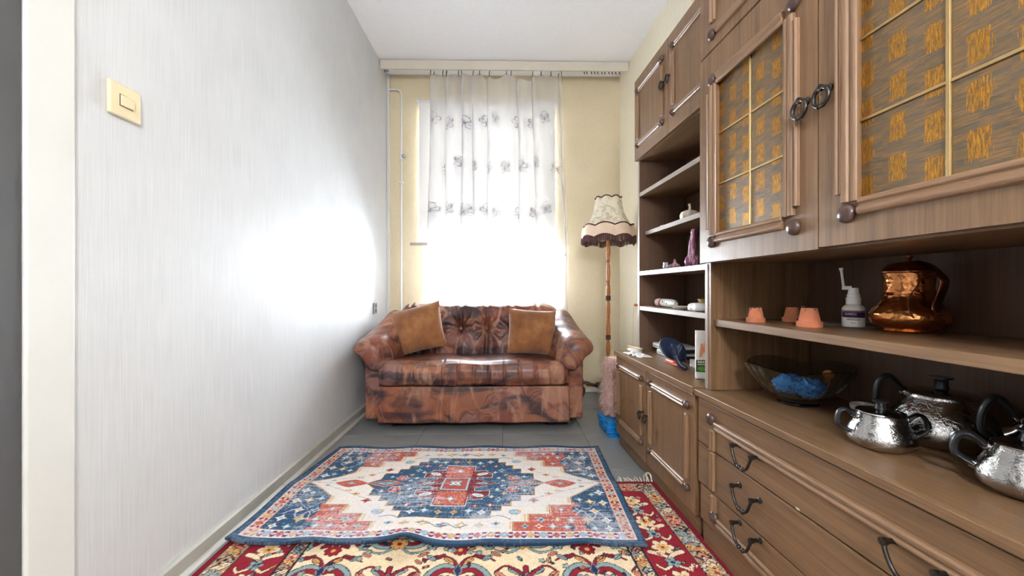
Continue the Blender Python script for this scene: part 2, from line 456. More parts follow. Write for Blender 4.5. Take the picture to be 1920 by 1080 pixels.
hooks = np.array([0, .028, .075, .10, .135, .20, .26, .30, .37, .46, .58, .60, .79, .85, .90, .955, 1.0])
ph = 2*PI*(s_*8.5 + .6*np.sin(s_*5) + .25*np.sin(s_*17+1))
amp = .038*(.55+.45*zz) * (.6+.5*vnoise(s_, zz*0, 9, 1, 3))
xL = -.582 - .03*(1-zz) ; xR = .462 + .065*(1-zz)**.8
Xc = xL + (xR-xL)*(s_ + .024*np.sin(ph*1.0+.8)) + .012*np.sin(zz*9+s_*30)*(1-zz)
Yc = 3.145 + amp*np.sin(ph) + .008*np.sin(ph*2.3+zz*4)
dist = np.min(np.abs(s_[...,None]-hooks[None,None,:]), -1)
gap = np.interp(s_[0], hooks, np.arange(len(hooks))); 
i_h = np.clip(np.searchsorted(hooks, s_[0], side='right')-1, 0, len(hooks)-2)
wd = hooks[i_h+1]-hooks[i_h]; tt = (s_[0]-hooks[i_h])/wd
sag = np.clip(wd*.34, 0, .045)*4*tt*(1-tt)
Zc = cv.Y - sag[None,:]*np.clip((zz-.8)/.2, 0, 1)**2
t = NT('sheer_curtain'); a = t.n('ShaderNodeAttribute', attribute_name='Col')
tr_ = t.n('ShaderNodeBsdfTransparent'); tl = t.n('ShaderNodeBsdfTranslucent'); df = t.n('ShaderNodeBsdfDiffuse'); m1 = t.n('ShaderNodeMixShader', i_Fac=.5); m2 = t.n('ShaderNodeMixShader')
lc = t.mix(a.outputs['Fac'], (.82, .82, .84), (.20, .20, .23))  # embroidery darker than the cloth: its backlit shade is put into the colour
for nd in (tl, df): t.l(lc, nd.inputs[0])
lw = t.n('ShaderNodeLayerWeight', i_Blend=.35)
fac = t.math('ADD', t.math('ADD', t.math('MULTIPLY', lw.outputs['Facing'], .62), .30), t.math('MULTIPLY', a.outputs['Fac'], .55))
fac = t.math('MINIMUM', fac, .92)
t.l(tl.outputs[0], m1.inputs[1]); t.l(df.outputs[0], m1.inputs[2]); t.l(fac, m2.inputs[0]); t.l(tr_.outputs[0], m2.inputs[1]); t.l(m1.outputs[0], m2.inputs[2]); t.l(m2.outputs[0], t.out.inputs[0])
M['sheer'] = t.m
ct = thing('sheer_curtain', 'white sheer curtain with embroidered scrolls hanging over the window', 'curtain', (0, 0, 0))
obj('cloth', gridmesh('cloth', np.stack([Xc, Yc, Zc], -1), cv.C), M['sheer'], ct)
hm = None
for hk in hooks:
    j = int(hk*(cv.nx-1)); p = (Xc[-1, j], Yc[-1, j], Zc[-1, j])
    if hm is None: hm = obj('hook', tube([(0,0,-.012),(0,0,.02),(.004,0,.045)], .003, 6), M['iron'], ct, loc=p)
    else:
        q = hm.copy(); COL.objects.link(q); q.location = p

# ------------------------------------------------------------ wall unit (built in cabinet coordinates: x along, y towards the wall)
def unit(name, label): return thing(name, label, 'cabinet', (OX, OY, 0), CROT)
MP = [(0,0),(0,.006),(.003,.0095),(.007,.0095),(.009,.006),(.011,.006),(.014,.011),(.019,.012),(.023,.009),(.024,0)]
def mould_strip(kind, a0, a1, c, v, par, flip=False, w=.024, ch=.0):
    """kind 'h': runs along x from a0 to a1 at height c; 'v': runs along z at x=c. v = front plane"""
    k = w/.024
    P = [((.024-a if flip else a)*k - w/2, b) for a, b in MP]
    if kind == 'h':
        return obj('moulding', prism(P, a0, a1, lambda a, b, h: (h, v-b, c+a)), M['mould'], par, bevel=.0012, seg=1)
    return obj('moulding', prism(P, a0, a1, lambda a, b, h: (c+a, v-b, h)), M['mould_v'], par, bevel=.0012, seg=1)
BTN = {}
def button(u, v, z, par, r=.016):
    if r not in BTN:
        o = obj('button', lathe([(r*.80,0),(r*.98,.002),(r,.005),(r*.9,.0105),(r*.62,.0145),(r*.25,.0165),(.0006,.0168)], 20), M['button'], par, smooth=True, loc=(u, v, z), rot=(PI/2, 0, 0))
        BTN[r] = o; return o
    o = BTN[r].copy(); COL.objects.link(o); o.parent = par; o.location = (u, v, z); return o
def panel_frame(par, u0, u1, z0, z1, v, r=.016, w=.024, sides='udlr'):
    g = r*1.25
    mould_strip('h', u0+g, u1-g, z1, v, par, False, w); mould_strip('h', u0+g, u1-g, z0, v, par, True, w)
    mould_strip('v', z0+g+.012, z1-g-.012, u0, v, par, True, w); mould_strip('v', z0+g+.012, z1-g-.012, u1, v, par, False, w)
    for u, z in ((u0-.004, z0-.004), (u1+.004, z0-.004), (u0-.004, z1+.004), (u1+.004, z1+.004)): button(u, v, z, par, r)
def ring_handle(u, v, z, par, R=.017, r=.0042):
    b = lathe([(r*2.0,0),(r*2.0,.003),(r*1.1,.006),(r*1.1,.016),(r*1.6,.018),(r*1.6,.024),(.0008,.026)], 12)
    h = obj('handle', b, M['iron'], par, smooth=True, loc=(u, v, z), rot=(PI/2, 0, 0))
    rg = torus((0, .021, -R), R, r, 'z', 26, 8)
    bmesh.ops.rotate(rg, verts=rg.verts, cent=(0,.021,0), matrix=Matrix.Rotation(0, 3, 'X'))
    # ring hangs in the door plane: local axes of the handle are rotated, so draw it in (x, y=-z, z=-y)
    bm2 = torus((0, -R, .021), R, r, 'z', 26, 8)
    for sx in (-.5, .5): sphere((sx*R*.55, -2*R+r*.2, .021), r*1.25, bm2, 8, 6)
    rg.free()
    obj('ring', bm2, M['iron'], h, smooth=True)
    return h
def bail_handle(u, v, z, par, w=.082, d=.045):
    """swan-neck drawer pull"""
    h = obj('handle', tube(spline([(-w/2, -.024, 0), (-w/2+.004, -.026, -.012), (-w/2+.014, -.026, -.032), (-w/2+.026, -.026, -d+.002), (0, -.026, -d-.002), (w/2-.026, -.026, -d+.002), (w/2-.014, -.026, -.032), (w/2-.004, -.026, -.012), (w/2, -.024, 0)], 5), .0040, 8), M['iron'], par, smooth=True, loc=(u, v, z))
    for s in (-1, 1):
        obj('post', lathe([(.0085,0),(.0085,.003),(.0048,.006),(.0048,.018),(.0068,.021),(.0068,.029),(.0007,.031)], 12), M['iron'], h, smooth=True, loc=(s*w/2, 0, .002), rot=(PI/2, 0, 0))
        obj('bead', sphere((s*.009, -.026, -d), .0066, None, 10, 8), M['iron'], h, smooth=True)
    return h

AU1 = .822
# --- far unit, base cupboard
b = unit('base_cupboard', 'low brown wood cupboard with two panelled doors at the window end of the wall unit')
obj('body', box(0, AU1-.002, .002, .372, .006, .489), M['wood_v'], b)
obj('plinth', box(.002, AU1-.004, -.004, .002, .006, .066), M['wood_h'], b)
obj('worktop', box(-.012, AU1-.002, -.034, .372, .490, .515), M['wood_h'], b, bevel=.002)
for k, (u0, u1) in enumerate(((.0, .402), (.408, AU1-.004))):
    dd = obj('door', box(u0, u1, -.022, -.001, .070, .484), M['wood_v'], b, bevel=.002)
    panel_frame(dd, u0+.048, u1-.052, .150, .436, -.022, .0145)
ring_handle(.372, -.022, .292, b.children[-2], .015, .004); ring_handle(.432, -.022, .292, b.children[-1], .015, .004)
for kz in b.children[-1:]:
    obj('keyhole_plate', box(.425, .439, -.0245, -.0222, .228, .262), M['iron'], kz, bevel=.001)
# --- far unit, open bookcase
b = unit('open_bookcase', 'open brown shelving with five compartments between the low cupboard and the overhead cupboard')
SV = .100
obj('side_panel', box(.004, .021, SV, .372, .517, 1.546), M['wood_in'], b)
obj('front_strip', box(.003, .022, SV-.0025, SV-.0002, .517, 1.546), M['wood_edge_v'], b)
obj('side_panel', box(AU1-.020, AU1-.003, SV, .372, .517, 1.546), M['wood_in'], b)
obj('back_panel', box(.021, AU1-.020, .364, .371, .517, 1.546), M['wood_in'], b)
for zt, v0, u0 in ((1.372, SV+.002, .022), (1.163, SV+.034, .024), (.945, SV+.002, .022), (.757, SV+.002, .022)):
    sh = obj('shelf', box(u0, AU1-.021, v0, .363, zt-.020, zt), M['wood_h'], b)
    obj('front_strip', box(u0, AU1-.021, v0-.0025, v0-.0002, zt-.0205, zt+.0003), M['wood_edge'], sh)
# --- far unit, overhead cupboard
b = unit('overhead_cupboard', 'brown overhead cupboard with two panelled doors above the open shelves')
obj('body', box(.0, AU1-.002, .102, .372, 1.548, 1.985), M['wood_h'], b)
dl = []
for k, (u0, u1) in enumerate(((.0, .397), (.402, AU1-.004))):
    dd = obj('door', box(u0, u1, .080, .101, 1.549, 1.984), M['wood_v'], b, bevel=.002); dl.append(dd)
    panel_frame(dd, u0+.050, u1-.054, 1.624, 1.912, .080, .0145)
ring_handle(.370, .080, 1.795, dl[0], .016, .004); ring_handle(.430, .080, 1.795, dl[1], .016, .004)
# --- near unit, chest of drawers
BU0, BU1 = .826, 1.80
b = unit('drawer_chest', 'wide brown chest of three drawers with black drop handles')
obj('body', box(BU0, BU1, .002, .372, .006, .483), M['wood_v'], b)
obj('plinth', box(BU0+.03, BU1, -.012, .002, .006, .082), M['wood_h'], b)
obj('worktop', box(BU0, BU1, -.030, .372, .489, .510), M['wood_h'], b, bevel=.0025)
UF0, UF1 = BU0+.010, BU1-.004
ML, MR = .925, 1.705
for k, (z0, z1) in enumerate(((.338, .483), (.203, .334), (.086, .199))):
    o_ = .014 if k == 2 else 0
    dd = obj('drawer', box(UF0+o_, UF1, -.020, .0, z0, z1), M['wood_h'], b, bevel=.0015)
    for hu in (1.098, 1.530): bail_handle(hu, -.020, (.405, .291, .186)[k], dd)
    if k == 0:
        mould_strip('h', ML+.016, MR-.016, .420, -.020, dd, False, .030)
        for um in (ML, MR):
            mould_strip('v', z0+.001, .402, um, -.020, dd, um == ML, .026); button(um-.006 if um == ML else um+.006, -.020, .437, dd, .0185)
    elif k == 1:
        for um in (ML, MR): mould_strip('v', z0+.012, z1-.001, um, -.020, dd, um == ML, .026)
    else:
        mould_strip('h', ML+.026, MR-.026, .122, -.020, dd, True, .030)
        for um in (ML+.01, MR-.01): mould_strip('v', .150, z1-.001, um, -.020, dd, um < 1.2, .024); button(um, -.020, .133, dd, .0185)
    if k == 0: obj('chip', box(1.262, 1.272, -.0207, -.0195, z0+.0005, z0+.005), M['cream'], dd)
# --- near unit, hutch with niche, leaded doors and top doors
b = unit('display_hutch', 'tall brown hutch with leaded amber glass doors over an open niche')
HV = .012
obj('front_strip', box(BU0, BU0+.014, HV-.0025, HV-.0002, .512, .934), M['wood_edge_v'], b)
obj('side_panel', box(BU0, BU0+.030, HV, .372, .512, 2.04), M['wood_v'], b)
obj('side_panel', box(BU1-.03, BU1, HV, .372, .512, 2.04), M['wood_v'], b)
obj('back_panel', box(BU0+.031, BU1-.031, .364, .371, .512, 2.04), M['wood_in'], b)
obj('shelf', box(BU0+.031, BU1-.031, .022, .363, .727, .749), M['wood_h'], b, bevel=.0015)
obj('bottom_board', box(BU0+.031, BU1-.031, .014, .363, .938, .958), M['wood_h'], b)
obj('middle_board', box(BU0+.031, BU1-.031, .014, .363, 1.612, 1.630), M['wood_h'], b)
obj('top_board', box(BU0, BU1, HV, .372, 2.0402, 2.058), M['wood_h'], b)
obj('cupboard_shelf', box(BU0+.031, BU1-.031, .05, .363, 1.27, 1.288), M['wood_h'], b)
# amber cloth-printed glass
t = NT('amber_glass')
co = t.n('ShaderNodeTexCoord'); sp = t.n('ShaderNodeSeparateXYZ'); t.l(co.outputs['Object'], sp.inputs[0])
def tri(axis, per, off=0): 
    q = t.math('FRACT', t.math('ADD', t.math('DIVIDE', sp.outputs[axis], per), off)); return q
row_i = t.math('FLOOR', t.math('DIVIDE', sp.outputs[2], .074))
fx = t.math('FRACT', t.math('ADD', t.math('DIVIDE', sp.outputs[0], .120), t.math('MULTIPLY', row_i, .0)))
fx2 = t.math('FRACT', t.math('ADD', t.math('DIVIDE', sp.outputs[0], .120), .5))
fz = t.math('FRACT', t.math('DIVIDE', sp.outputs[2], .074)); fz2 = t.math('FRACT', t.math('ADD', t.math('DIVIDE', sp.outputs[2], .074), .33))
jit = t.noise(t.coord((420, 1, 30)), 1, 2); jx = t.math('MULTIPLY', t.math('SUBTRACT', jit, .5), .22)
def rect(a, a0, a1, bq, b0, b1):
    A_ = t.math('MULTIPLY', t.math('GREATER_THAN', t.math('ADD', a, jx), a0), t.math('LESS_THAN', t.math('ADD', a, jx), a1))
    B_ = t.math('MULTIPLY', t.math('GREATER_THAN', t.math('ADD', bq, jx), b0), t.math('LESS_THAN', t.math('ADD', bq, jx), b1)); return t.math('MULTIPLY', A_, B_)
blk = t.math('MAXIMUM', rect(fx, .14, .38, fz, .15, .78), rect(fx2, .14, .38, fz2, .15, .78))
st_ = t.noise(t.coord((22, 1, 420)), 1, 4, .7); st2 = t.noise(t.coord((420, 1, 60)), 1, 3, .7)
chk = t.n('ShaderNodeTexChecker', i_Scale=1.0); t.l(t.coord((1/.037, 1, 1/.013)), chk.inputs[0])
base = t.ramp(st_, [(.3, S(66, 58, 46)), (.5, S(104, 86, 60)), (.66, S(168, 112, 46))])
base = t.mix(.30, base, t.mix(chk.outputs['Fac'], S(78, 76, 68), S(120, 92, 54)))
gold = t.ramp(st2, [(.35, S(110, 72, 26)), (.6, S(206, 146, 48))])
blk2 = t.math('MULTIPLY', blk, t.ramp(st2, [(.32, (.12,.12,.12)), (.56, (1,1,1))]))
c = t.mix(blk2, base, gold)
t.bump(t.math('ADD', st_, t.math('MULTIPLY', blk, .5)), .35, .002)
t.l(t.math('MULTIPLY', blk2, .8), t.b.inputs['Metallic']); M['amber'] = t.set(c, .36, spec=.6)
def leaded_door(u0, u1, z0, z1, gu0, gu1, gz0, gz1, hu):
    bm = box(u0, gu0, -.010, .010, z0, z1); box(gu1, u1, -.010, .010, z0, z1, bm); box(gu0, gu1, -.010, .010, z0, gz0, bm); box(gu0, gu1, -.010, .010, gz1, z1, bm)
    dd = obj('door', bm, M['wood_v'], b)
    cu = (gu0+gu1)/2; zs = [gz0 + (gz1-gz0)*k/3 for k in range(4)]; cm = .0035
    for a0, a1 in ((gu0, cu-cm), (cu+cm, gu1)):
        for k in range(3):
            obj('pane', box(a0+.0006, a1-.0006, .0015, .0045, zs[k]+(cm if k else 0), zs[k+1]-(cm if k < 2 else 0)), M['amber'], dd)
    obj('lead_bar', box(cu-.0032, cu+.0032, -.003, .006, gz0, gz1), M['brass'], dd, bevel=.0012)
    for k in (1, 2): obj('lead_bar', box(gu0, gu1, -.0022, .0055, zs[k]-.0028, zs[k]+.0028), M['brass'], dd, bevel=.0012)
    ww = .034; e = .010; g = .010
    mould_strip('h', gu0+g, gu1-g, gz1+e, -.010, dd, False, ww); mould_strip('h', gu0+g, gu1-g, gz0-e, -.010, dd, True, ww)
    mould_strip('v', gz0+.002, gz1-.002, gu0-e, -.010, dd, True, ww); mould_strip('v', gz0+.002, gz1-.002, gu1+e, -.010, dd, False, ww)
    mould_strip('v', gz0+.022, gz1-.022, gu0-.032, -.010, dd, True, .016); mould_strip('v', gz0+.022, gz1-.022, gu1+.032, -.010, dd, False, .016)
    for u, z in ((gu0-.016, gz0-.020), (gu1+.026, gz0-.026), (gu0-.016, gz1+.016), (gu1+.026, gz1+.022)): button(u, -.010, z, dd, .0195)
    ring_handle(hu, -.010, 1.278, dd, .0195, .0046)
SPL = 1.3125
leaded_door(BU0+.002, SPL-.0015, .938, 1.618, .922, 1.222, 1.022, 1.506, 1.283)
leaded_door(SPL+.0015, BU1-.002, .942, 1.618, 1.402, 1.704, 1.022, 1.506, 1.342)
for u0, u1 in ((BU0+.002, SPL-.0015), (SPL+.0015, BU1-.002)):
    dd = obj('door', box(u0, u1, -.010, .010, 1.624, 2.036), M['wood_v'], b, bevel=.002)
    panel_frame(dd, u0+.082, u1-.055, 1.672, 1.965, -.010, .0185, .028)
# closed box lying on the overhead cupboard
M['card'] = plain('pale_cardboard', S(222, 200, 166), .8, var=.05)
cb = obj('cardboard_box', box(-.12, .12, -.09, .09, 0, .16), M['card'], loc=cab(.64, .215, 1.9855), rot=CROT, bevel=.003)
tag(cb, 'pale cardboard box standing on top of the overhead cupboard', 'box')

# ------------------------------------------------------------ sofa
t = NT('sofa_upholstery')
v = t.coord((1, 1, 1)); wv = t.noise(v, 2.6, 2, .5)
cm = t.n('ShaderNodeVectorMath', operation='MULTIPLY_ADD'); wn_ = t.n('ShaderNodeTexNoise', i_Scale=3.0, i_Detail=2.0); t.l(v, wn_.inputs['Vector'])
t.l(wn_.outputs['Color'], cm.inputs[0]); cm.inputs[1].default_value = (.55, .55, .55); t.l(v, cm.inputs[2])
vo = t.n('ShaderNodeTexVoronoi', i_Scale=4.4, feature='SMOOTH_F1', i_Smoothness=.35); t.l(cm.outputs[0], vo.inputs['Vector'])
pal = t.ramp(vo.outputs['Color'], [(.0, S(84, 48, 40)), (.22, S(112, 66, 50)), (.36, S(150, 90, 62)), (.48, S(98, 54, 44)), (.58, S(136, 98, 88)), (.70, S(120, 62, 46)), (.84, S(164, 116, 88)), (1, S(90, 66, 66))])
stn = t.noise(t.coord((2, 2, 5), rot=(.3, .5, .7)), 1.5, 4, .55, 1.6)
pal = t.mix(t.ramp(stn, [(.47, (0,0,0)), (.62, (.85,.85,.85))]), pal, S(44, 36, 44))
st3 = t.noise(t.coord((6, 6, 2), rot=(.9, .2, .3)), 1.3, 4, .6, 2.0)
pal = t.mix(t.ramp(st3, [(.52, (0,0,0)), (.72, (.6,.6,.6))]), pal, S(196, 150, 122))
fine = t.noise(t.coord(), 120, 3); t.bump(t.math('ADD', fine, t.math('MULTIPLY', stn, .6)), .12, .003)
M['sofa'] = t.set(pal, .36, spec=.5)
M['sofa_dark'] = plain('caster_black', (.015,.015,.015), .5)
SX = -.185
so = thing('sofa', 'two-seat sofa in patchy rust and brown upholstery with a tufted back', 'sofa', (SX, 0, 0))
# front skirt and body
bm = prism([(2.412,.045),(2.398,.05),(2.402,.15),(2.412,.262),(2.90,.262),(2.90,.045)], -.575, .575, lambda a, b, h: (h, a, b))
bmesh.ops.subdivide_edges(bm, edges=[e for e in bm.edges if abs(e.verts[0].co.x-e.verts[1].co.x) > .5], cuts=20)
for vv in bm.verts:
    if vv.co.y < 2.5: vv.co.y += .006*math.sin(vv.co.x*21)*(.26-vv.co.z)/.2
obj('skirt', bm, M['sofa'], so, bevel=.006, smooth=False)
# seat cushion with a rounded front bolster and stitched channels
def seat_pt(a, s):
    # a: arc parameter along profile, s: x in -1..1
    prof = [(2.43,.262),(2.405,.275),(2.390,.315),(2.394,.36),(2.415,.395),(2.46,.412),(2.56,.410),(2.72,.400),(2.90,.392)]
    k = a*(len(prof)-1); i = min(int(k), len(prof)-2); f_ = k-i
    y = prof[i][0]*(1-f_)+prof[i+1][0]*f_; z = prof[i][1]*(1-f_)+prof[i+1][1]*f_
    x = s*.574
    seam = abs(((s*6.2) % 1)-.5)*2            # 0 at stitched lines
    dip = .017*math.exp(-((1-seam)/.10)**2)*(1 if a < .72 else .25)
    end = (1-abs(s))*.574; rnd = 0 if end > .06 else .03*(1-end/.06)**2
    cy, cz = 2.6, .33; d_ = math.hypot(y-cy, z-cz)
    y += (cy-y)/d_*(dip*.8+rnd); z += (cz-z)/d_*(dip*.3+rnd*.5)
    z += .004*math.sin(s*9+a*6)
    return (x, y, z)
NA, NS = 44, 150
prof_s = np.array([[seat_pt(i/NA, -1+2*j/NS) for j in range(NS+1)] for i in range(NA+1)])
obj('seat_cushion', gridmesh('seat_cushion', prof_s), M['sofa'], so)
# tufted back
TF = [-.50, -.315, -.13, .055, .24, .425]     # button columns
NB, NX = 70, 200
P = np.zeros((NB+1, NX+1, 3))
for j in range(NX+1):
    s = -1+2*j/NX; x = s*.655
    drop = 0 if abs(s) < .72 else .16*((abs(s)-.72)/.28)**2.2
    for i in range(NB+1):
        a = i/NB
        bp = [(2.83,.36),(2.832,.44),(2.845,.52),(2.868,.60),(2.89,.67),(2.925,.725),(2.975,.748),(3.03,.735),(3.06,.68),(3.065,.50),(3.065,.10)]
        k = a*(len(bp)-1); q = min(int(k), len(bp)-2); f_ = k-q
        f_ = f_
        y = bp[q][0]*(1-f_)+bp[q+1][0]*f_; z = bp[q][1]*(1-f_)+bp[q+1][1]*f_
        z0_ = z
        near = min(TF, key=lambda c_: abs(x-c_)); dx = x-near
        mid = min(abs(x-(c_+.0925)) for c_ in [TF[0]-.185]+TF)
        dz = z0_-.565
        r_ = math.hypot(dx, dz)
        th_ = math.atan2(dz, dx)
        seam = .030*math.exp(-(dx/.012)**2)
        tuft = .055*math.exp(-(r_/.055)**2)
        wr_ = .010*math.cos(9*th_+near*7)*math.exp(-((r_-.08)/.06)**2)
        bulge = -.020*math.cos(PI*min(1, abs(dx)/.0925)) 
        dep = seam+tuft+wr_+bulge*.6
        if a > .75: dep *= max(0, (1-a)/.25)
        if y < 2.9: y += dep
        else: y += dep*.5; z -= dep*.5
        z -= drop*max(0, (z0_-.40)/.35)
        P[i, j] = (x, y, z)
for it in range(2): P[1:-1,1:-1] = P[1:-1,1:-1]*.6 + .1*(P[:-2,1:-1]+P[2:,1:-1]+P[1:-1,:-2]+P[1:-1,2:])
bk = obj('backrest', gridmesh('backrest', P), M['sofa'], so)
for c_ in TF: obj('tuft_button', sphere((c_, 2.878, .565), .011, sc3=(1,.6,1)), M['sofa'], bk, smooth=True)
# rolled arms
ST = [(2.425, [(.555,.37),(.552,.44),(.57,.505),(.62,.535),(.68,.532),(.722,.505),(.722,.475),(.70,.452),(.672,.43),(.62,.36)]),
      (2.47, [(.515,.37),(.515,.46),(.548,.53),(.61,.555),(.68,.55),(.728,.515),(.730,.475),(.70,.448),(.672,.42),(.62,.36)]),
      (2.62, [(.485,.37),(.49,.48),(.53,.56),(.60,.59),(.665,.582),(.715,.54),(.716,.485),(.69,.45),(.672,.42),(.62,.36)]),
      (2.80, [(.465,.37),(.47,.53),(.51,.625),(.58,.655),(.645,.645),(.695,.59),(.70,.51),(.685,.45),(.672,.42),(.62,.36)]),
      (2.94, [(.50,.37),(.51,.57),(.54,.67),(.59,.70),(.64,.69),(.685,.63),(.69,.53),(.68,.45),(.672,.42),(.62,.36)]),
      (3.05, [(.52,.37),(.53,.56),(.55,.64),(.59,.665),(.63,.655),(.67,.60),(.68,.52),(.675,.45),(.67,.42),(.62,.36)])]
def sec(pts, n=5):
    Q = pts+pts[:1]
    Pp = [Vector((p[0], p[1], 0)) for p in pts]; out = []; m = len(Pp)
    for i in range(m):
        p0, p1, p2, p3 = Pp[i-1], Pp[i], Pp[(i+1)%m], Pp[(i+2)%m]
        for k in range(n):
            tt_ = k/n; out.append(.5*((2*p1)+(p2-p0)*tt_+(2*p0-5*p1+4*p2-p3)*tt_*tt_+(3*p1-p0-3*p2+p3)*tt_**3))
    return out
def arm(sg):
    ys = [s_[0] for s_ in ST]; SE = [sec(s_[1]) for s_ in ST]; R = []
    c0 = sum(SE[0], Vector())/len(SE[0])
    for sc_, y in ((.30, 2.398), (.62, 2.402), (.85, 2.409)):
        R.append([(sg*(c0.x+(p.x-c0.x)*sc_), y, c0.y+(p.y-c0.y)*sc_) for p in SE[0]])
    for yy in np.linspace(ys[0], ys[-1], 26):
        i = min(max(np.searchsorted(ys, yy)-1, 0), len(ys)-2); f_ = (yy-ys[i])/(ys[i+1]-ys[i]); f_ = f_
        ring = []
        for n_, (p, q) in enumerate(zip(SE[i], SE[i+1])):
            pp = p.lerp(q, float(f_)); wob = .0035*math.sin(yy*60+n_*.7)*(1 if 2.45 < yy < 2.95 else 0)
            ring.append((sg*(pp.x), yy, pp.y+wob))
        R.append(ring)
    a = obj('arm', rings(R), M['sofa'], so, smooth=True)
    bm = box(min(sg*.578, sg*.672), max(sg*.578, sg*.672), 2.468, 3.05, .05, .44)
    obj('arm_panel', bm, M['sofa'], a, bevel=.012, seg=3)
arm(1); arm(-1)
for x, y in ((-.50, 2.50), (.47, 2.50), (-.50, 2.95), (.47, 2.95)):
    c_ = obj('caster', tube([(-.012,0,.022),(.012,0,.022)], .022, 16), M['sofa_dark'], so, loc=(x, y, 0))
    obj('caster_fork', box(-.018, .018, -.012, .012, .030, .046), M['grey_metal'], c_)
# cushions
t = NT('suede'); f = t.noise(t.coord(), 7, 5, .65); f2 = t.noise(t.coord(), 220, 2); t.bump(f2, .25, .002)
M['suede'] = t.set(t.ramp(f, [(.3, S(112, 70, 42)), (.52, S(142, 92, 55)), (.72, S(168, 118, 74))]), .85, spec=.2, Sheen_Weight=.4)
def cushion(name, label, w_, h_, th_, loc, rot, dent=0):
    n = 40; P = np.zeros((n+1, 2*n+1, 3))
    bm = bmesh.new(); V = {}
    for sd_ in (1, -1):
        for i in range(n+1):
            for j in range(n+1):
                a, c_ = -1+2*i/n, -1+2*j/n
                edge = (1-abs(a)**2.6)*(1-abs(c_)**2.6)
                pin = 1-.055*(1-abs(a)**2)*abs(c_)**3-0
                pin2 = 1-.055*(1-abs(c_)**2)*abs(a)**3
                if sd_ == -1 and (i in (0, n) or j in (0, n)): V[(sd_, i, j)] = V[(1, i, j)]; continue
                thick = sd_*th_*max(edge, 0)**.55 + .004*math.sin(a*5+c_*7)*edge*sd_
                if dent: thick -= sd_*.02*math.exp(-((a-.55)**2+(c_+.2)**2)/.05)*edge
                V[(sd_, i, j)] = bm.verts.new((a*w_/2*pin2*1.0, thick, c_*h_/2*pin))
        for i in range(n):
            for j in range(n):
                bm.faces.new([V[(sd_, i, j)], V[(sd_, i+1, j)], V[(sd_, i+1, j+1)], V[(sd_, i, j+1)]])
    return tag(obj(name, bm, M['suede'], smooth=True, loc=loc, rot=rot), label, 'cushion', 'brown suede cushions on the sofa')
cushion('throw_cushion', 'brown suede cushion tilted against the left sofa arm beside the white wall', .345, .315, .070, (-.578, 2.690, .585), (math.radians(-17), math.radians(-14), math.radians(-4)))
cushion('throw_cushion', 'brown suede cushion upright by the right sofa arm with sunlit streaks', .330, .305, .070, (.185, 2.672, .565), (math.radians(-17), math.radians(4), math.radians(6)), 1)

# ------------------------------------------------------------ large red carpet
CWD, CLN = 1.60, 1.52
DKc, RED, CREAM, TEAL, NAVY, GOLD, PINK, TAN = S(44,36,50), S(140,34,46), S(226,204,168), S(134,156,156), S(40,52,84), S(216,160,92), S(204,132,104), S(168,140,110)
cv = Canvas(0, CWD, 0, CLN, .0032, CREAM)          # y = 0 at the fringe end
e = np.minimum(np.minimum(cv.X, CWD-cv.X), cv.Y)
rs = np.random.RandomState(3)
def paisley(x, y, k, fl, c1, c2):
    cv.stroke([(x, y), (x+fl*.03*k, y+.035*k), (x+fl*.005*k, y+.07*k), (x-fl*.035*k, y+.045*k), (x-fl*.018*k, y+.018*k)], .0075*k, c1, DKc, .003, 14, True)
    cv.stroke([(x+fl*.012*k, y+.03*k), (x, y+.052*k), (x-fl*.016*k, y+.04*k)], .005*k, c2, None, n=8)
def leaf(x, y, a, k, c, o=DKc):
    cv.ell(x, y, .022*k, .009*k, a, c, o, .0028); cv.stroke([(x-.016*k*math.cos(a), y-.016*k*math.sin(a)), (x+.016*k*math.cos(a), y+.016*k*math.sin(a))], .0016, o)
def palmette(x, y, k):
    for fl in (-1, 1):
        cv.stroke([(x, y-.06*k), (x+fl*.05*k, y-.075*k), (x+fl*.095*k, y-.03*k), (x+fl*.085*k, y+.035*k), (x+fl*.04*k, y+.05*k), (x+fl*.012*k, y+.015*k)], .011*k, TEAL, DKc, .003, 18)
        cv.stroke([(x, y-.045*k), (x+fl*.045*k, y-.058*k), (x+fl*.078*k, y-.024*k), (x+fl*.068*k, y+.026*k), (x+fl*.036*k, y+.036*k)], .0095*k, RED, DKc, .0025, 18)
        cv.flower(x+fl*.042*k, y-.008*k, .026*k, 6, TEAL, CREAM, DKc)
        cv.flower(x+fl*.042*k, y-.008*k, .016*k, 5, PINK, NAVY)
        cv.stroke([(x, y-.07*k), (x+fl*.03*k, y-.115*k), (x+fl*.085*k, y-.125*k), (x+fl*.12*k, y-.10*k)], .006*k, RED, DKc, .0022, 16, True)
        for q in range(4): leaf(x+fl*(.035+.03*q)*k, y-(.105+.012*(q % 2)+.006*q)*k, fl*(.6 if q % 2 else -.7), .85*k, (GOLD, RED, TEAL, PINK)[q])
        cv.stroke([(x+fl*.01*k, y+.05*k), (x+fl*.05*k, y+.085*k), (x+fl*.10*k, y+.07*k), (x+fl*.13*k, y+.02*k)], .005*k, TEAL, DKc, .002, 16, True)
    cv.flower(x, y+.035*k, .03*k, 7, GOLD, RED, DKc); cv.dia(x, y-.055*k, .012*k, .03*k, NAVY, TEAL)
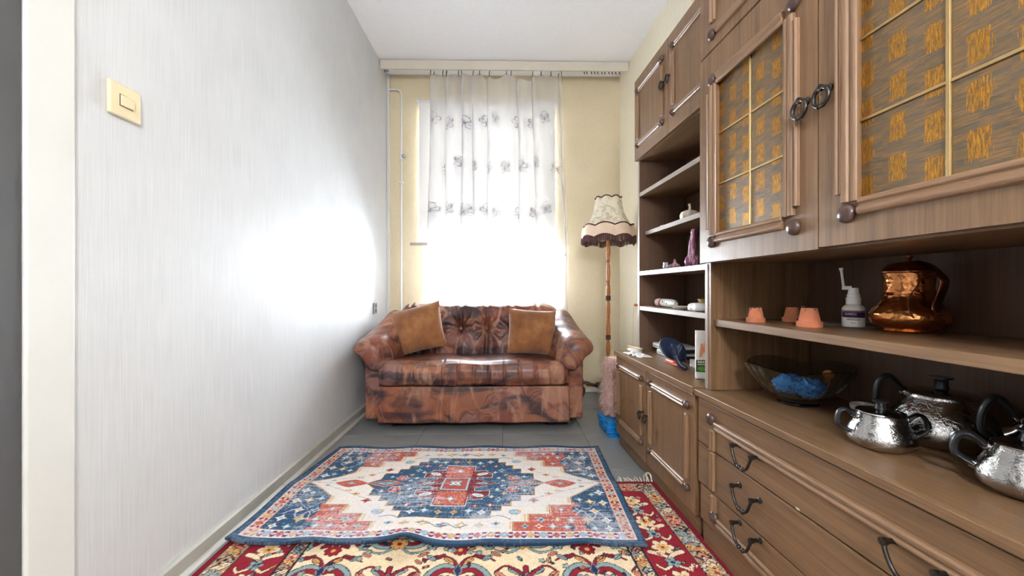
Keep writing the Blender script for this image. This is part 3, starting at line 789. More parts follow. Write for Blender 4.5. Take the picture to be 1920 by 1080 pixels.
def spray(x, y, k):
    cv.stroke([(x, y+.08*k), (x, y), (x, y-.07*k)], .007*k, RED, DKc, .003, 16)
    for fl in (-1, 1):
        for q, (dx, dy, a) in enumerate(((.03, .04, .7), (.045, .0, .3), (.035, -.05, -.5), (.075, .03, 1.1), (.085, -.03, -.9), (.11, .0, .2))):
            leaf(x+fl*dx*k, y+dy*k, fl*a, 1.15*k, (RED, GOLD, TEAL, RED, PINK, NAVY)[q])
        cv.stroke([(x, y-.02*k), (x+fl*.06*k, y-.075*k), (x+fl*.10*k, y-.05*k)], .006*k, RED, DKc, .002, 14, True)
        cv.flower(x+fl*.10*k, y+.05*k, .02*k, 6, TEAL, NAVY, DKc)
    cv.dia(x, y-.005*k, .014*k, .035*k, NAVY, TEAL); cv.flower(x, y+.07*k, .028*k, 8, RED, GOLD, DKc)
for j in range(6):
    for i in range(-3, 4):
        x = CWD/2-.02 + i*.205; y = .39 + j*.21
        (palmette if (i+j) % 2 else spray)(x, y, .92)
for q in range(420):
    x, y = rs.uniform(.25, CWD-.25), rs.uniform(.25, CLN)
    if q % 3: leaf(x, y, rs.uniform(0, 3), rs.uniform(.35, .6), (RED, TEAL, GOLD, PINK, NAVY)[q % 5])
    else: cv.flower(x, y, rs.uniform(.007, .012), 5, (TEAL, RED, PINK)[q % 3], GOLD, DKc, ow=.0018)
def guard(lo, hi, bgc):
    m = (e >= lo) & (e < hi); cv.C[m] = bgc
    mid = (lo+hi)/2; hw = (hi-lo)/2; n = 0
    def at(s_, side):
        return [(mid, s_), (CWD-mid, s_), (s_, mid)][side]
    for side in range(3):
        L_ = CLN if side < 2 else CWD; s_ = mid
        while s_ < L_:
            x, y = at(s_, side); 
            if min(x, CWD-x, y) >= mid-.002:
                k = n % 4
                if k == 0: cv.dia(x, y, hw*.85, hw*.85, DKc); cv.dia(x, y, hw*.55, hw*.55, (TAN, PINK, TEAL)[n % 3]); cv.dia(x, y, hw*.22, hw*.22, DKc)
                elif k == 2: cv.flower(x, y, hw*.8, 6, (GOLD, PINK, TEAL)[n % 3], RED, DKc)
                else: leaf(x, y, (.7 if n % 8 < 4 else -.7), hw*45, (TEAL, GOLD, CREAM, PINK)[(n//2) % 4])
            s_ += hw*1.05; n += 1
    for q in range(int(2600*(hi-lo)/.06)):                      # fine knots
        side = rs.randint(3); s_ = rs.uniform(0, CLN if side < 2 else CWD); ee = rs.uniform(lo+.003, hi-.003)
        x, y = [(ee, s_), (CWD-ee, s_), (s_, ee)][side]
        if lo < min(x, CWD-x, y) < hi: cv.ell(x, y, .0035, .0028, 0, (DKc, CREAM, TAN, RED, TEAL)[q % 5])
    for b_ in (lo, hi): cv.C[np.abs(e-b_) < .0028] = DKc
guard(.018, .088, TAN)
m = (e >= .088) & (e < .232); cv.C[m] = RED
for side in range(3):
    L_ = CLN if side < 2 else CWD; s_ = .16; n = 0
    while s_ < L_:
        x, y = [(.16, s_), (CWD-.16, s_), (s_, .16)][side]
        if min(x, CWD-x, y) > .155:
            if n % 2 == 0:
                cv.flower(x, y, .036, 6, CREAM, NAVY, DKc); cv.flower(x, y, .020, 6, GOLD, RED)
            else:
                for fl in (-1, 1): 
                    if side < 2: cv.stroke([(x+fl*.05, y-.05), (x+fl*.01, y-.03), (x, y), (x+fl*.035, y+.03), (x+fl*.055, y+.01)], .009, CREAM, DKc, .002, 14, True)
                    else: cv.stroke([(x-.05, y+fl*.05), (x-.03, y+fl*.01), (x, y), (x+.03, y+fl*.035), (x+.01, y+fl*.055)], .009, CREAM, DKc, .002, 14, True)
                cv.flower(x, y, .022, 5, TEAL, NAVY, DKc)
        s_ += .072; n += 1
for q in range(260):
    side = rs.randint(3); s_ = rs.uniform(.1, CLN if side < 2 else CWD-.1); ee = rs.uniform(.10, .222)
    x, y = [(ee, s_), (CWD-ee, s_), (s_, ee)][side]
    if .10 < min(x, CWD-x, y) < .222:
        if q % 2: cv.flower(x, y, .010, 5, (CREAM, PINK, TEAL)[q % 3], NAVY, None)
        else: leaf(x, y, rs.uniform(0, 3), .42, (TEAL, GOLD, CREAM)[q % 3])
guard(.232, .276, TAN)
cv.C[(e < .018)] = S(126, 26, 42)
C_ = cv.C * (.86+.26*vnoise(cv.X, cv.Y, 220, 220, 5))[..., None]
sx_, sy_ = cv.X/CWD, cv.Y/CLN
FLc, FRc, NLc, NRc = np.array((-.918, 1.752)), np.array((.652, 1.738)), np.array((-.920, .235)), np.array((.728, .225))
XY = ((1-sx_)*(1-sy_))[..., None]*FLc+(sx_*(1-sy_))[..., None]*FRc+((1-sx_)*sy_)[..., None]*NLc+(sx_*sy_)[..., None]*NRc
Zp = .0085+.0012*vnoise(cv.X, cv.Y, 300, 300, 9)
M['carpet'] = attr_mat('carpet_pile', .95, ((500, 500, 500), .3))
cp = thing('floor_carpet', 'large red and ivory floral carpet with a fringed end lying under the blue rug', 'carpet', (0, 0, 0))
obj('pile', gridmesh('pile', np.concatenate([XY, Zp[..., None]], -1)[::-1], C_[::-1], .0080), M['carpet'], cp)
M['fringe'] = plain('cotton_fringe', S(222, 212, 190), .9)
bm = bmesh.new()
for k in range(150):
    f_ = k/149; x = FLc[0]+(FRc[0]-FLc[0])*f_; y = FLc[1]+(FRc[1]-FLc[1])*f_
    sk = random.uniform(-.02, .02); L_ = random.uniform(.035, .055)
    lift = .03*max(0, (f_-.955)/.045)
    x = min(x, .645)
    tube(spline([(x, y-.004, .007), (x+sk*.4, y+L_*.5, .006+lift), (min(x+sk, .628), y+L_, .0045+lift*.6)], 3), [.0022]*6+[.0012], 5, bm)
tag(obj('fringe', bm, M['fringe'], cp, smooth=True), kind='stuff')

# ------------------------------------------------------------ blue and coral rug
RW, RH = .705, .425
NB_, LBL, CORAL, WHT, MAR, YEL, LAV = S(52,84,112), S(150,186,198), S(186,92,74), S(226,216,206), S(122,44,48), S(212,172,108), S(206,194,208)
cv = Canvas(-RW, RW, -RH, RH, .0027, NB_)
A, B = np.abs(cv.X), np.abs(cv.Y); ex = np.minimum(RW-A, RH-B)
# woven field: navy ends, coral corners, ivory stepped hexagon
m = ex > .068; cv.C[m] = NB_
cor = m & (A < .50+.05*(vnoise(cv.X, cv.Y, 28, 28, 4)-.5)*2 + .0*B)
cv.C[cor] = CORAL
def stepm(steps, tip=None):
    mm = np.zeros_like(A, bool)
    for a_, b_ in steps: mm |= (A <= a_) & (B <= b_)
    if tip: a0, a1, b0 = tip; mm |= (A > a0-.01) & (A < a1) & (B < b0*(a1-A)/(a1-a0))
    return mm
iv = [(.256, .36), (.308, .297), (.394, .245), (.484, .181)]
out = stepm([(a+.006, b+.006) for a, b in iv], (.484, .640, .125)); cv.C[m & out] = YEL
out = stepm([(a+.0025, b+.0025) for a, b in iv], (.484, .634, .121)); cv.C[m & out] = S(120, 70, 60)
inn = stepm(iv, (.484, .630, .119)); cv.C[m & inn] = WHT
for (a, b) in [(.256,.30),(.308,.25),(.394,.19),(.484,.125)]:           # comb teeth along the steps
    for q in range(6):
        for sx in (-1, 1):
            for sy in (-1, 1): cv.dia(sx*(a-.008), sy*(b+.008*q), .007, .004, YEL)
# navy medallion
nv = [(.168, .272), (.205, .222), (.242, .186), (.281, .150), (.337, .106)]
for g_, c_ in ((.007, YEL), (.0035, S(90, 60, 60)), (.0, NB_)):
    cv.C[stepm([(a+g_, b+g_) for a, b in nv], (.337, .385+g_, .05+g_))] = c_
# maroon cross medallion
rd = [(.064, .187), (.143, .132), (.098, .09), (.10, .06)]
mm0 = lambda g: stepm([(.064+g, .187+g)]) | ((A <= .150+g) & (B <= .134+g) & (B >= .070-g-.02*(A > .11)) & (B-.07+g > (A-.10)*.35*0)) | ((A <= .085+g) & (B < .10)) | (A/(.172+g*1.2)+B/(.085+g) < 1)
cut = lambda g: (np.abs(A-.150)/(.030-g)+np.abs(B-.134)/(.03-g) < 1)
for g_, c_ in ((.006, WHT), (.003, S(90, 50, 50)), (.0, MAR)):
    cv.C[mm0(g_) & ~cut(g_)] = c_
cv.C[(A < .06) & (B < .182) & (B > .075)] = CORAL
for g_, c_ in ((.008, LBL), (.0, S(170, 78, 66))): cv.C[(A < .050+g_) & (B < .058+g_)] = c_
cv.flower(0, 0, .032, 4, LBL, WHT, S(90,50,50), PI/4); cv.flower(0, 0, .018, 4, WHT, MAR)
def sym(fn, x, y, *a):
    for sx in ((-1, 1) if abs(x) > .001 else (1,)):
        for sy in ((-1, 1) if abs(y) > .001 else (1,)): fn(sx*x, sy*y, *a)
DK2 = S(60, 56, 70)
def star(x, y, r, c1, c2):
    cv.dia(x, y, r, r*.5, c1, DK2, .002); cv.dia(x, y, r*.5, r, c1); cv.dia(x, y, r*.4, r*.4, c2)
def tri_(x, y, r, c1): cv.dia(x, y, r, r*.7, c1, DK2, .002); cv.dia(x, y, r*.5, r*.3, NB_)
# inside the red cross
sym(star, 0, .135, .022, LBL, WHT); sym(star, .040, .165, .012, YEL, MAR); sym(star, .040, .100, .010, YEL, MAR)
sym(lambda x, y: (cv.ell(x, y, .026, .013, .35*np.sign(x*y), WHT, DK2, .002), cv.ell(x, y, .016, .007, .35*np.sign(x*y), LBL)), .108, .105)
sym(lambda x, y: (cv.dia(x, y, .03, .014, LBL), cv.dia(x, y, .016, .007, NB_)), .118, 0)
# navy medallion motifs
for x, y, r, c1, c2 in ((.03,.235,.018,YEL,CORAL),(.085,.225,.020,LBL,WHT),(.135,.235,.020,WHT,LBL),(.105,.190,.014,CORAL,YEL),(.165,.185,.018,CORAL,WHT),(.195,.140,.020,LBL,NB_),(.185,.06,.016,LBL,WHT),(.215,.095,.014,YEL,CORAL),(.165,.120,.012,WHT,LBL),(.30,.075,.014,LBL,WHT),(.205,.030,.012,WHT,LBL)):
    sym(star, x, y, r, c1, c2)
sym(lambda x, y: (cv.dia(x, y, .075, .035, CORAL, YEL, .004), cv.dia(x, y, .058, .024, NB_), cv.dia(x, y, .040, .016, LBL), cv.dia(x, y, .018, .009, NB_)), .305, 0)
sym(lambda x, y: (cv.flower(x, y, .026, 6, CORAL, LBL, WHT), cv.stroke([(x-.02, y-.02), (x, y-.035*np.sign(y)), (x+.02, y-.02)], .003, MAR)), .250, .062)
# ivory ground motifs
sym(lambda x, y: (cv.dia(x, y, .07, .042, CORAL, None, p=1.3), cv.dia(x, y, .02, .012, LBL, MAR)), .455, 0)
sym(lambda x, y: cv.stroke([(x, y), (x-.06*np.sign(x), y), ], .003, CORAL), .60, 0)
sym(lambda x, y: cv.stroke([(x, y), (x*.86, y*1.9), (x*.70, y*3.2), (x*.60, y*4.0)], .0025, S(110,120,140)), .545, .035)
for x, y, r, c1, c2 in ((.40,.095,.018,YEL,CORAL),(.335,.150,.022,CORAL,MAR),(.44,.068,.014,YEL,WHT),(.545,.030,.012,LBL,NB_),(.07,.315,.024,YEL,WHT),(.0,.318,.022,LBL,CORAL),(.135,.318,.020,YEL,LBL),(.195,.310,.018,LBL,NB_)):
    sym(star, x, y, r, c1, c2)
sym(lambda x, y: (cv.ell(x, y, .020, .014, 0, LBL, NB_, .003), cv.ell(x+.016, y+.006, .012, .006, .6, YEL)), .262, .232)
sym(lambda x, y: cv.stroke([(x-.05, y), (x-.02, y+.012), (x+.02, y-.012), (x+.05, y)], .0028, S(104,122,146)), .035, .318)
sym(lambda x, y: cv.stroke([(x-.04, y), (x, y+.012), (x+.04, y-.01)], .0028, S(104,122,146)), .205, .270)
# coral and navy corner motifs
for x, y, r, c1, c2 in ((.30,.325,.018,LBL,NB_),(.35,.325,.018,WHT,CORAL),(.40,.325,.020,LBL,WHT),(.45,.328,.020,LBL,WHT),(.36,.285,.022,LBL,NB_),(.42,.280,.016,YEL,WHT),(.47,.285,.02,LBL,WHT),(.50,.225,.022,LBL,NB_),(.44,.215,.016,LBL,WHT),(.53,.285,.026,YEL,LBL),(.565,.225,.022,WHT,YEL),(.60,.285,.024,WHT,LBL),(.61,.165,.022,WHT,YEL),(.56,.155,.022,YEL,WHT),(.61,.085,.024,WHT,LBL),(.575,.10,.016,LBL,YEL),(.60,.335,.02,WHT,LBL),(.52,.14,.018,LBL,WHT),(.55,.335,.018,LBL,WHT)):
    sym(star, x, y, r, c1, c2)
sym(lambda x, y: cv.stroke([(x-.06, y), (x-.03, y+.03), (x, y-.02), (x+.03, y+.02), (x+.05, y-.03)], .0028, LAV), .55, .255)
sym(lambda x, y: cv.stroke([(x-.05, y+.02), (x, y-.02), (x+.04, y+.03)], .0024, LAV), .54, .19)
# main border
bnd = (ex > .028) & (ex <= .068); cv.C[bnd] = LAV
cv.C[(ex > .026) & (ex <= .030)] = WHT; cv.C[(ex > .064) & (ex <= .069)] = WHT
cv.C[bnd & (A > RW-.068) & (B < RH-.02)] = S(214, 168, 150)
ctr = .048
def border_motif(x, y, along, n):
    rx_, ry_ = (.012, .015) if along == 'x' else (.015, .012)
    cv.dia(x, y, rx_, ry_, (YEL, LBL, CORAL)[n % 3], MAR, .0022)
    for s_ in (-1, 1):
        xx, yy = (x+s_*.021, y) if along == 'x' else (x, y+s_*.021)
        for q in (-1, 1):
            if along == 'x': cv.ell(xx, yy+q*.010, .010, .004, q*s_*.6, MAR)
            else: cv.ell(xx+q*.010, yy, .004, .010, -q*s_*.6, MAR)
n = 0
for k in range(-14, 15):
    for s_ in (-1, 1): border_motif(k*.0455, s_*(RH-ctr), 'x', n)
    n += 1
for k in range(-7, 8):
    for s_ in (-1, 1): border_motif(s_*(RW-ctr), k*.0465, 'y', n)
    n += 1
# worn, streaky print
ws = vnoise(cv.X, cv.Y, 26, 260, 11); wp = vnoise(cv.X, cv.Y, 7, 7, 12); wf = vnoise(cv.X, cv.Y, 380, 110, 13)
fade = (np.clip((ws*.6+wf*.5+wp*.6-.85)*1.5, 0, .52)*np.where(ex < .026, .25, 1))[..., None]
cv.C[ex < .007] = S(44, 62, 84)
C_ = cv.C*(1-fade)+np.array(S(206, 206, 212))*fade
C_ = C_*(.86+.24*wf[..., None])
sx_, sy_ = (cv.X+RW)/(2*RW), (cv.Y+RH)/(2*RH)
FL2, FR2, NL2, NR2 = np.array((-.886, 2.142)), np.array((.502, 2.130)), np.array((-.918, 1.330)), np.array((.464, 1.290))
XY = ((1-sx_)*sy_)[..., None]*FL2+(sx_*sy_)[..., None]*FR2+((1-sx_)*(1-sy_))[..., None]*NL2+(sx_*(1-sy_))[..., None]*NR2
near = np.exp(-((1-0)*(sy_)/.10)); far = np.exp(-((1-sy_)/.08)); lft = np.exp(-(sx_/.05))
Yw = XY[..., 1]
onc = np.clip((1.80-Yw)/.10, 0, 1)*.0105                           # rests on the carpet in front, on the floor behind
g = lambda c_, w_: np.exp(-((sx_-c_)/w_)**2)
Z = .0085+onc + near*(.030*g(.43, .045)+.012*g(.20, .05)+.008*g(.62, .05)+.008*g(.86, .04)+.010*g(.0, .03)) + far*.004*(1+np.sin(sx_*25)) \
    + .0025*np.sin(sx_*20)*np.sin(sy_*9+1)**2 + lft*.022*np.exp(-((sy_-.32)/.28)**2)
XY[..., 1] -= near*.014*(g(.43, .05)*.6 + np.sin(sx_*13)*.5)
XY[..., 0] += lft*.012*np.sin(sy_*7)
XY[..., 0] = np.maximum(XY[..., 0], LX+.031)
M['rug'] = attr_mat('rug_weave', .9, ((380, 380, 380), .25))
o = obj('area_rug', gridmesh('area_rug', np.concatenate([XY, Z[..., None]], -1), C_, .0075), M['rug'])
tag(o, 'blue, coral and ivory medallion rug laid on top of the red carpet', 'rug')

# ------------------------------------------------------------ floor lamp
t = NT('lamp_fabric'); f = t.noise(t.coord((1,1,1)), 16, 3, .6, 1.5); f2 = t.noise(t.coord(), 300, 2)
c = t.ramp(f, [(.50, S(232, 222, 198)), (.56, S(206, 196, 172)), (.68, S(198, 188, 166))])
t.bump(f2, .15, .001); M['shade'] = t.set(c, .8)
M['shade_pink'] = plain('lamp_fabric_pink', S(232, 206, 180), .8, var=.05, scale=20)
M['trim_brown'] = plain('brown_trim', S(84, 52, 46), .8)
M['fringe_brown'] = plain('fringe_brown', S(92, 62, 60), .85, var=.2, scale=90)
M['lamp_wood'] = wood('turned_wood', S(142, 80, 36), S(190, 122, 64), 'z', .3)
LXp, LYp = .742, 2.85
fl_ = thing('floor_lamp', 'floor lamp with turned wooden pole and scalloped cream shade with brown fringe', 'lamp', (LXp, LYp, 0))
obj('base', lathe([(.001,.0),(.056,.0),(.058,.012),(.052,.024),(.036,.034),(.022,.05),(.016,.07),(.001,.072)], 28), M['lamp_wood'], fl_, smooth=True)
zs = [.07]; prof = [(.012, .07)]
for z0, z1 in ((.075,.22),(.22,.36),(.36,.50),(.50,.635),(.635,.78),(.78,.905),(.905,1.05),(1.05,1.20)):
    L_ = z1-z0
    prof += [(.009, z0+.002), (.015, z0+.006), (.012, z0+.014), (.0145, z0+L_*.25), (.0165, z0+L_*.45), (.013, z0+L_*.75), (.0095, z1-.012), (.014, z1-.006)]
prof += [(.008, 1.205), (.008, 1.30)]
obj('pole', lathe(prof, 16), M['lamp_wood'], fl_, smooth=True)
for z in (.505, .785): obj('collar', lathe([(.012,-.018),(.0175,-.016),(.0185,-.008),(.0165,-.006),(.0185,.0),(.0165,.003),(.0185,.009),(.0175,.016),(.012,.018)], 16, c=(0,0,z)), M['trim_brown'], fl_, smooth=True)
sk_ = obj('lamp_socket', lathe([(.001,1.23),(.018,1.232),(.018,1.275),(.013,1.28),(.013,1.30),(.001,1.302)], 16), M['cream'], fl_, smooth=True)
def scal(rr, zz, tt): return rr, zz
NL = 8
def lob(t_): return abs(math.sin(NL*t_/2))          # 0 at ribs, 1 mid-panel
shp = [(.092,1.490),(.094,1.46),(.100,1.42),(.110,1.38),(.126,1.34),(.148,1.305),(.166,1.285)]
def shfn(rr, zz, tt):
    k = (zz-1.285)/.205; return rr*(1-.035*(1-lob(tt))), zz + .014*lob(tt)*k + .016*lob(tt)*(1-k)
obj('shade', lathe(shp, 96, fn=shfn, cap=False), M['shade'], fl_, smooth=True)
def skfn(rr, zz, tt): return rr*(1+.035*lob(tt)), zz+.018*lob(tt)
obj('shade_skirt', lathe([(.166,1.287),(.178,1.270),(.183,1.235),(.184,1.205)], 96, fn=skfn, cap=False), M['shade_pink'], fl_, smooth=True)
def rim(z, r, fn, rad, name, mat):
    P_ = []
    for i in range(97):
        tt = 2*PI*i/96; rr, zz = fn(r, z, tt); P_.append((rr*math.cos(tt), rr*math.sin(tt), zz))
    return obj(name, tube(P_, rad, 6), mat, fl_, smooth=True)
rim(1.490, .0925, shfn, .0045, 'trim', M['trim_brown']); rim(1.287, .169, skfn, .0048, 'trim', M['trim_brown']); rim(1.205, .1845, skfn, .003, 'trim', M['trim_brown'])
bm = bmesh.new()
for i in range(300):
    tt = 2*PI*i/300; rr, zz = skfn(.1845, 1.205, tt); x, y = rr*math.cos(tt), rr*math.sin(tt); L_ = random.uniform(.040, .048)
    tube([(x, y, zz+.004), (x+random.uniform(-.002,.002), y+random.uniform(-.002,.002), zz-L_)], .0019, 4, bm)
tag(obj('fringe', bm, M['fringe_brown'], fl_), kind='stuff')
for i in range(3):
    tt = 2*PI*i/3+.4; obj('shade_spoke', tube([(0,0,1.295),(.16*math.cos(tt),.16*math.sin(tt),1.29)], .0015, 5), M['iron'], fl_)

# ------------------------------------------------------------ wall fittings
sw = thing('light_switch', 'cream square light switch on the white left wall', 'light switch', (LX, 1.022, 1.318))
obj('plate', prism([(-.042,-.041),(.042,-.041),(.042,.041),(-.042,.041)], .0005, .011, lambda a,b,h: (h, a, b)), M['cream'], sw, bevel=.004, seg=3)
obj('rocker', prism([(-.016,-.013),(.016,-.013),(.016,.013),(-.016,.013)], .0112, .0155, lambda a,b,h: (h + .002*a/.016*(h > .012), a, b)), M['cream'], sw, bevel=.001)
M['slot'] = plain('dark_gap', S(96, 88, 70), .8)
obj('rocker_gap', prism([(-.018,-.015),(.018,-.015),(.018,.015),(-.018,.015)], .0109, .0112, lambda a,b,h: (h, a, b)), M['slot'], sw)
ws_ = thing('wall_socket', 'small grey socket low on the white left wall beside the sofa', 'socket', (LX, 2.967, .708))
obj('plate', prism([(-.032,-.040),(.032,-.040),(.032,.040),(-.032,.040)], .0005, .012, lambda a,b,h: (h, a, b)), M['grey_metal'], ws_, bevel=.003)
for z in (-.018, .018): obj('hole', prism([(.014*math.cos(i*PI/6), z+.014*math.sin(i*PI/6)) for i in range(12)], .0122, .0128, lambda a,b,h: (h, a, b)), M['slot'], ws_)
gp = thing('gas_pipe', 'white pipe with a small valve running down the back wall left of the window', 'pipe', (-.842, BY-.022, 0))
obj('pipe', tube([Vector((-.095, 0, 2.475)), Vector((-.05, 0, 2.478))] + spline([(-.05,0,2.478),(-.018,0,2.470),(-.004,0,2.445),(0,0,2.41)], 5)[1:] + [Vector((0,0,1.7)), Vector((0,0,.03))], .0085, 10), M['paint_white'], gp, smooth=True)
vl = obj('valve', lathe([(.009,-.03),(.015,-.028),(.015,-.012),(.011,-.008),(.011,.012),(.015,.016),(.015,.034),(.009,.036)], 12, c=(0,0,1.93)), M['paint_white'], gp, smooth=True)
obj('valve_knob', lathe([(.004,0),(.004,.018),(.016,.02),(.018,.03),(.012,.036),(.001,.037)], 12), M['grey_metal'], vl, smooth=True, loc=(.010, -.006, 1.925), rot=(PI/2, .6, .7))
obj('clamp', box(-.016, .016, -.013, .020, 1.71, 1.728), M['paint_white'], gp, bevel=.003)
rp = thing('radiator_pipe', 'brown radiator pipe with dark valve knob low between the sofa and the floor lamp', 'pipe', (.62, 3.14, 0))
M['rust'] = plain('brown_pipe_paint', S(92, 60, 44), .5, var=.25, scale=60)
obj('pipe', tube([(-.02,0,.112),(.02,0,.112),(.03,0,.106),(.05,0,.100),(.055,0,.098),(.075,0,.095),(.10,0,.092)], [.012,.012,.018,.016,.012,.013,.012], 12), M['rust'], rp, smooth=True)
obj('drop_pipe', tube(spline([(-.012,0,.155),(-.004,0,.12),(-.008,0,.08),(.006,0,.045),(-.01,0,.001)], 4), [.008]*8+[.015]*4+[.01]*5, 10), M['rust'], rp, smooth=True)
obj('knob', lathe([(.010,0),(.022,.004),(.026,.02),(.024,.04),(.012,.046)], 14), M['black'], rp, smooth=True, loc=(.098, 0, .092), rot=(0, PI/2, 0))
# orange plug with a thin lead hanging from the right wall
px_, py_, pz_ = cab(-.72, WV-.012, .732)
op = thing('orange_plug', 'orange plug with a thin lead hanging on the right wall beside the bookcase', 'plug', (px_, py_, pz_), CROT)
obj('body', tube([(-.028,0,0),(-.01,0,.002),(.012,0,.001),(.03,0,0)], [.006,.010,.010,.007], 10), M['orange'], op, smooth=True)
obj('lead', tube(spline([(-.028,0,0),(-.046,0,-.02),(-.05,0,-.10),(-.065,0,-.25),(-.075,0,-.42),(-.06,0,-.60),(-.05,0,-.726)], 6), .0014, 6), M['fringe'], op, smooth=True)
# unseen fill lamp, added behind the camera to brighten the room
cl = thing('fill_lamp', 'white globe fill lamp added behind the viewpoint, out of view', 'lamp', (.12, -.95, CZ))
obj('fill_lamp_stem', lathe([(.001,-.0005),(.05,-.0005),(.045,-.02),(.012,-.028),(.004,-.035),(.004,-.76),(.001,-.76)], 20), M['paint_white'], cl, smooth=True)
t = NT('fill_globe'); t.b.inputs['Emission Color'].default_value = (.97, .98, 1, 1); t.b.inputs['Emission Strength'].default_value = FILL_W; t.set((.9,.9,.88), .4)
obj('globe', sphere((0, 0, -.90), .15, n=24, m=16), t.m, cl, smooth=True)

# ------------------------------------------------------------ things by the cupboard end
fx_, fy_ = .675, 2.44
fr_ = thing('furry_throw', 'dusty pink shaggy fur throw propped between the floor lamp and the cupboard', 'throw', (fx_, fy_, 0))
t = NT('pink_fur'); f = t.noise(t.coord((90, 90, 26)), 1, 3, .6); M['fur'] = t.set(t.ramp(f, [(.3, S(168, 122, 112)), (.5, S(226, 186, 172)), (.66, S(248, 226, 216))]), .85)
pr = [(.02,.085),(.045,.09),(.062,.16),(.060,.24),(.056,.32),(.056,.40),(.040,.43),(.01,.435)]
def ffn(rr, zz, tt): return rr*(1+.10*math.sin(3*tt+zz*18)), zz
obj('core', lathe(pr, 28, fn=ffn), M['fur'], fr_, smooth=True)
bm = bmesh.new()
for k in range(5200):
    zz = random.uniform(.09, .43); tt = random.uniform(0, 2*PI); rr = np.interp(zz, [p[1] for p in pr], [p[0] for p in pr])
    rr, _ = ffn(rr, zz, tt); d_ = Vector((math.cos(tt), math.sin(tt), random.uniform(-.9, .5))).normalized(); tang = Vector((-math.sin(tt), math.cos(tt), random.uniform(-.6,.6)))
    p = Vector((rr*.97*math.cos(tt), rr*.97*math.sin(tt), zz)); L_ = random.uniform(.018, .042); s_ = tang*random.uniform(-.7, .7)
    q = p+(d_+s_)*L_*.6; e_ = q+(d_+s_*1.3+Vector((0,0,-.7)))*L_*.6
    q.z = max(q.z, .090); e_.z = max(e_.z, .087)
    wv_ = tang.normalized()*.0011
    
    v_ = [bm.verts.new(a) for a in (p-wv_, p+wv_, q+wv_*.8, q-wv_*.8, e_)]
    bm.faces.new(v_[:4]); bm.faces.new((v_[3], v_[2], v_[4]))
tag(obj('fur', bm, M['fur'], fr_), kind='stuff')
M['blue_bag'] = plain('blue_plastic_sheet', S(20, 130, 205), .35, var=.2, scale=18, bump=.1)
bb_ = thing('blue_plastic_bag', 'folded bright blue plastic bag on the floor against the end of the low cupboard', 'bag', (.645, 2.40, 0))
for k, (z0, z1, dx, rz) in enumerate(((.001,.028,.0,.04),(.0285,.056,-.006,-.03),(.0565,.083,-.014,.06))):
    bm = box(-.05, .06, -.13, .10, z0, z1); bmesh.ops.subdivide_edges(bm, edges=bm.edges, cuts=6, use_grid_fill=True)
    for v_ in bm.verts:
        if z0+.002 < v_.co.z < z1-.002: v_.co.x *= .96; v_.co.y *= .97
        v_.co.x += .004*math.sin(v_.co.y*60+k) ; v_.co.z += .0008*math.sin(v_.co.x*90+v_.co.y*70)*(0 if v_.co.z < .002 else 1)
    obj('fold', bm, M['blue_bag'], bb_, loc=(dx, 0, 0), rot=(0, 0, rz))

# ------------------------------------------------------------ objects on the hutch shelf
SH, WT, AT = .7492, .5102, .5152
def at(u, v, z): return cab(u, v, z)
def pot(u, v, label, s=1.0, rot=0, sprig=False):
    p = thing('terracotta_pot', label, 'flower pot', at(u, v, SH), (0, 0, rot), 'small upturned terracotta pots on the hutch shelf')
    obj('body', lathe([(.001,0),(.0255*s,0),(.0262*s,.002),(.0262*s,.0135*s),(.0222*s,.0138*s),(.0218*s,.015*s),(.0165*s,.043*s),(.0155*s,.0445*s),(.001,.0445*s)], 28), M['terra'], p, smooth=True, rot=(0,0,0))
    bm = bmesh.new()
    for k in range(16):
        a, r_ = random.uniform(0, 6.28), .012*s; q = Vector((r_*math.cos(a), r_*math.sin(a), .0445*s))
        tube([q, q+Vector((random.uniform(-.006,.006), random.uniform(-.006,.006), random.uniform(.001,.004))), q+Vector((random.uniform(-.01,.01), random.uniform(-.01,.01), random.uniform(-.012, .012 if sprig else .002)))], .0011, 5, bm)
    obj('dried_crust', bm, M['twig'], p)
    return p
pot(.978, .083, 'small upturned terracotta pot standing alone at the left end of the hutch shelf', .98)
pot(.972, .205, 'upturned terracotta pot with dry sprigs standing furthest back on the hutch shelf', 1.0, 1, True)
pot(1.132, .124, 'larger upturned terracotta pot at the front beside the spray bottle', 1.12, 2)
bm = prism([(-.017,0),(.017,0),(.014,.012),(.005,.020),(-.003,.021),(-.012,.013)], -.006, .006, lambda a,b,h: (h*.9, a, b))
bc = thing('black_clip', 'small black and grey clip lying between the terracotta pots', 'clip', at(1.045, .178, SH), (0, 0, .5))
obj('body', bm, M['black'], bc, bevel=.002)
obj('face', prism([(-.012,.002),(.012,.002),(.004,.015),(-.004,.015)], -.0068, -.0056, lambda a,b,h: (h, a, b)), M['grey_metal'], bc)
M['lace'] = plain('white_lace', S(206, 198, 184), .9, var=.1, scale=60)
R_ = []
for r_ in (.001, .03, .06, .088):
    R_.append([(r_*(1+.07*math.sin(14*a)*(r_ > .08))*math.cos(a)*1.35, r_*(1+.07*math.sin(14*a)*(r_ > .08))*math.sin(a)*.8, .0012+.0006*math.sin(5*a+r_*60)) for a in np.linspace(0, 2*PI, 84, endpoint=False)])
bm = rings(R_, None, True, False)
bmesh.ops.solidify(bm, geom=bm.faces[:], thickness=.0009)
tag(obj('lace_doily', bm, M['lace'], loc=at(1.085, .258, SH), rot=CROT), 'white lace doily lying flat behind the terracotta pots', 'doily')
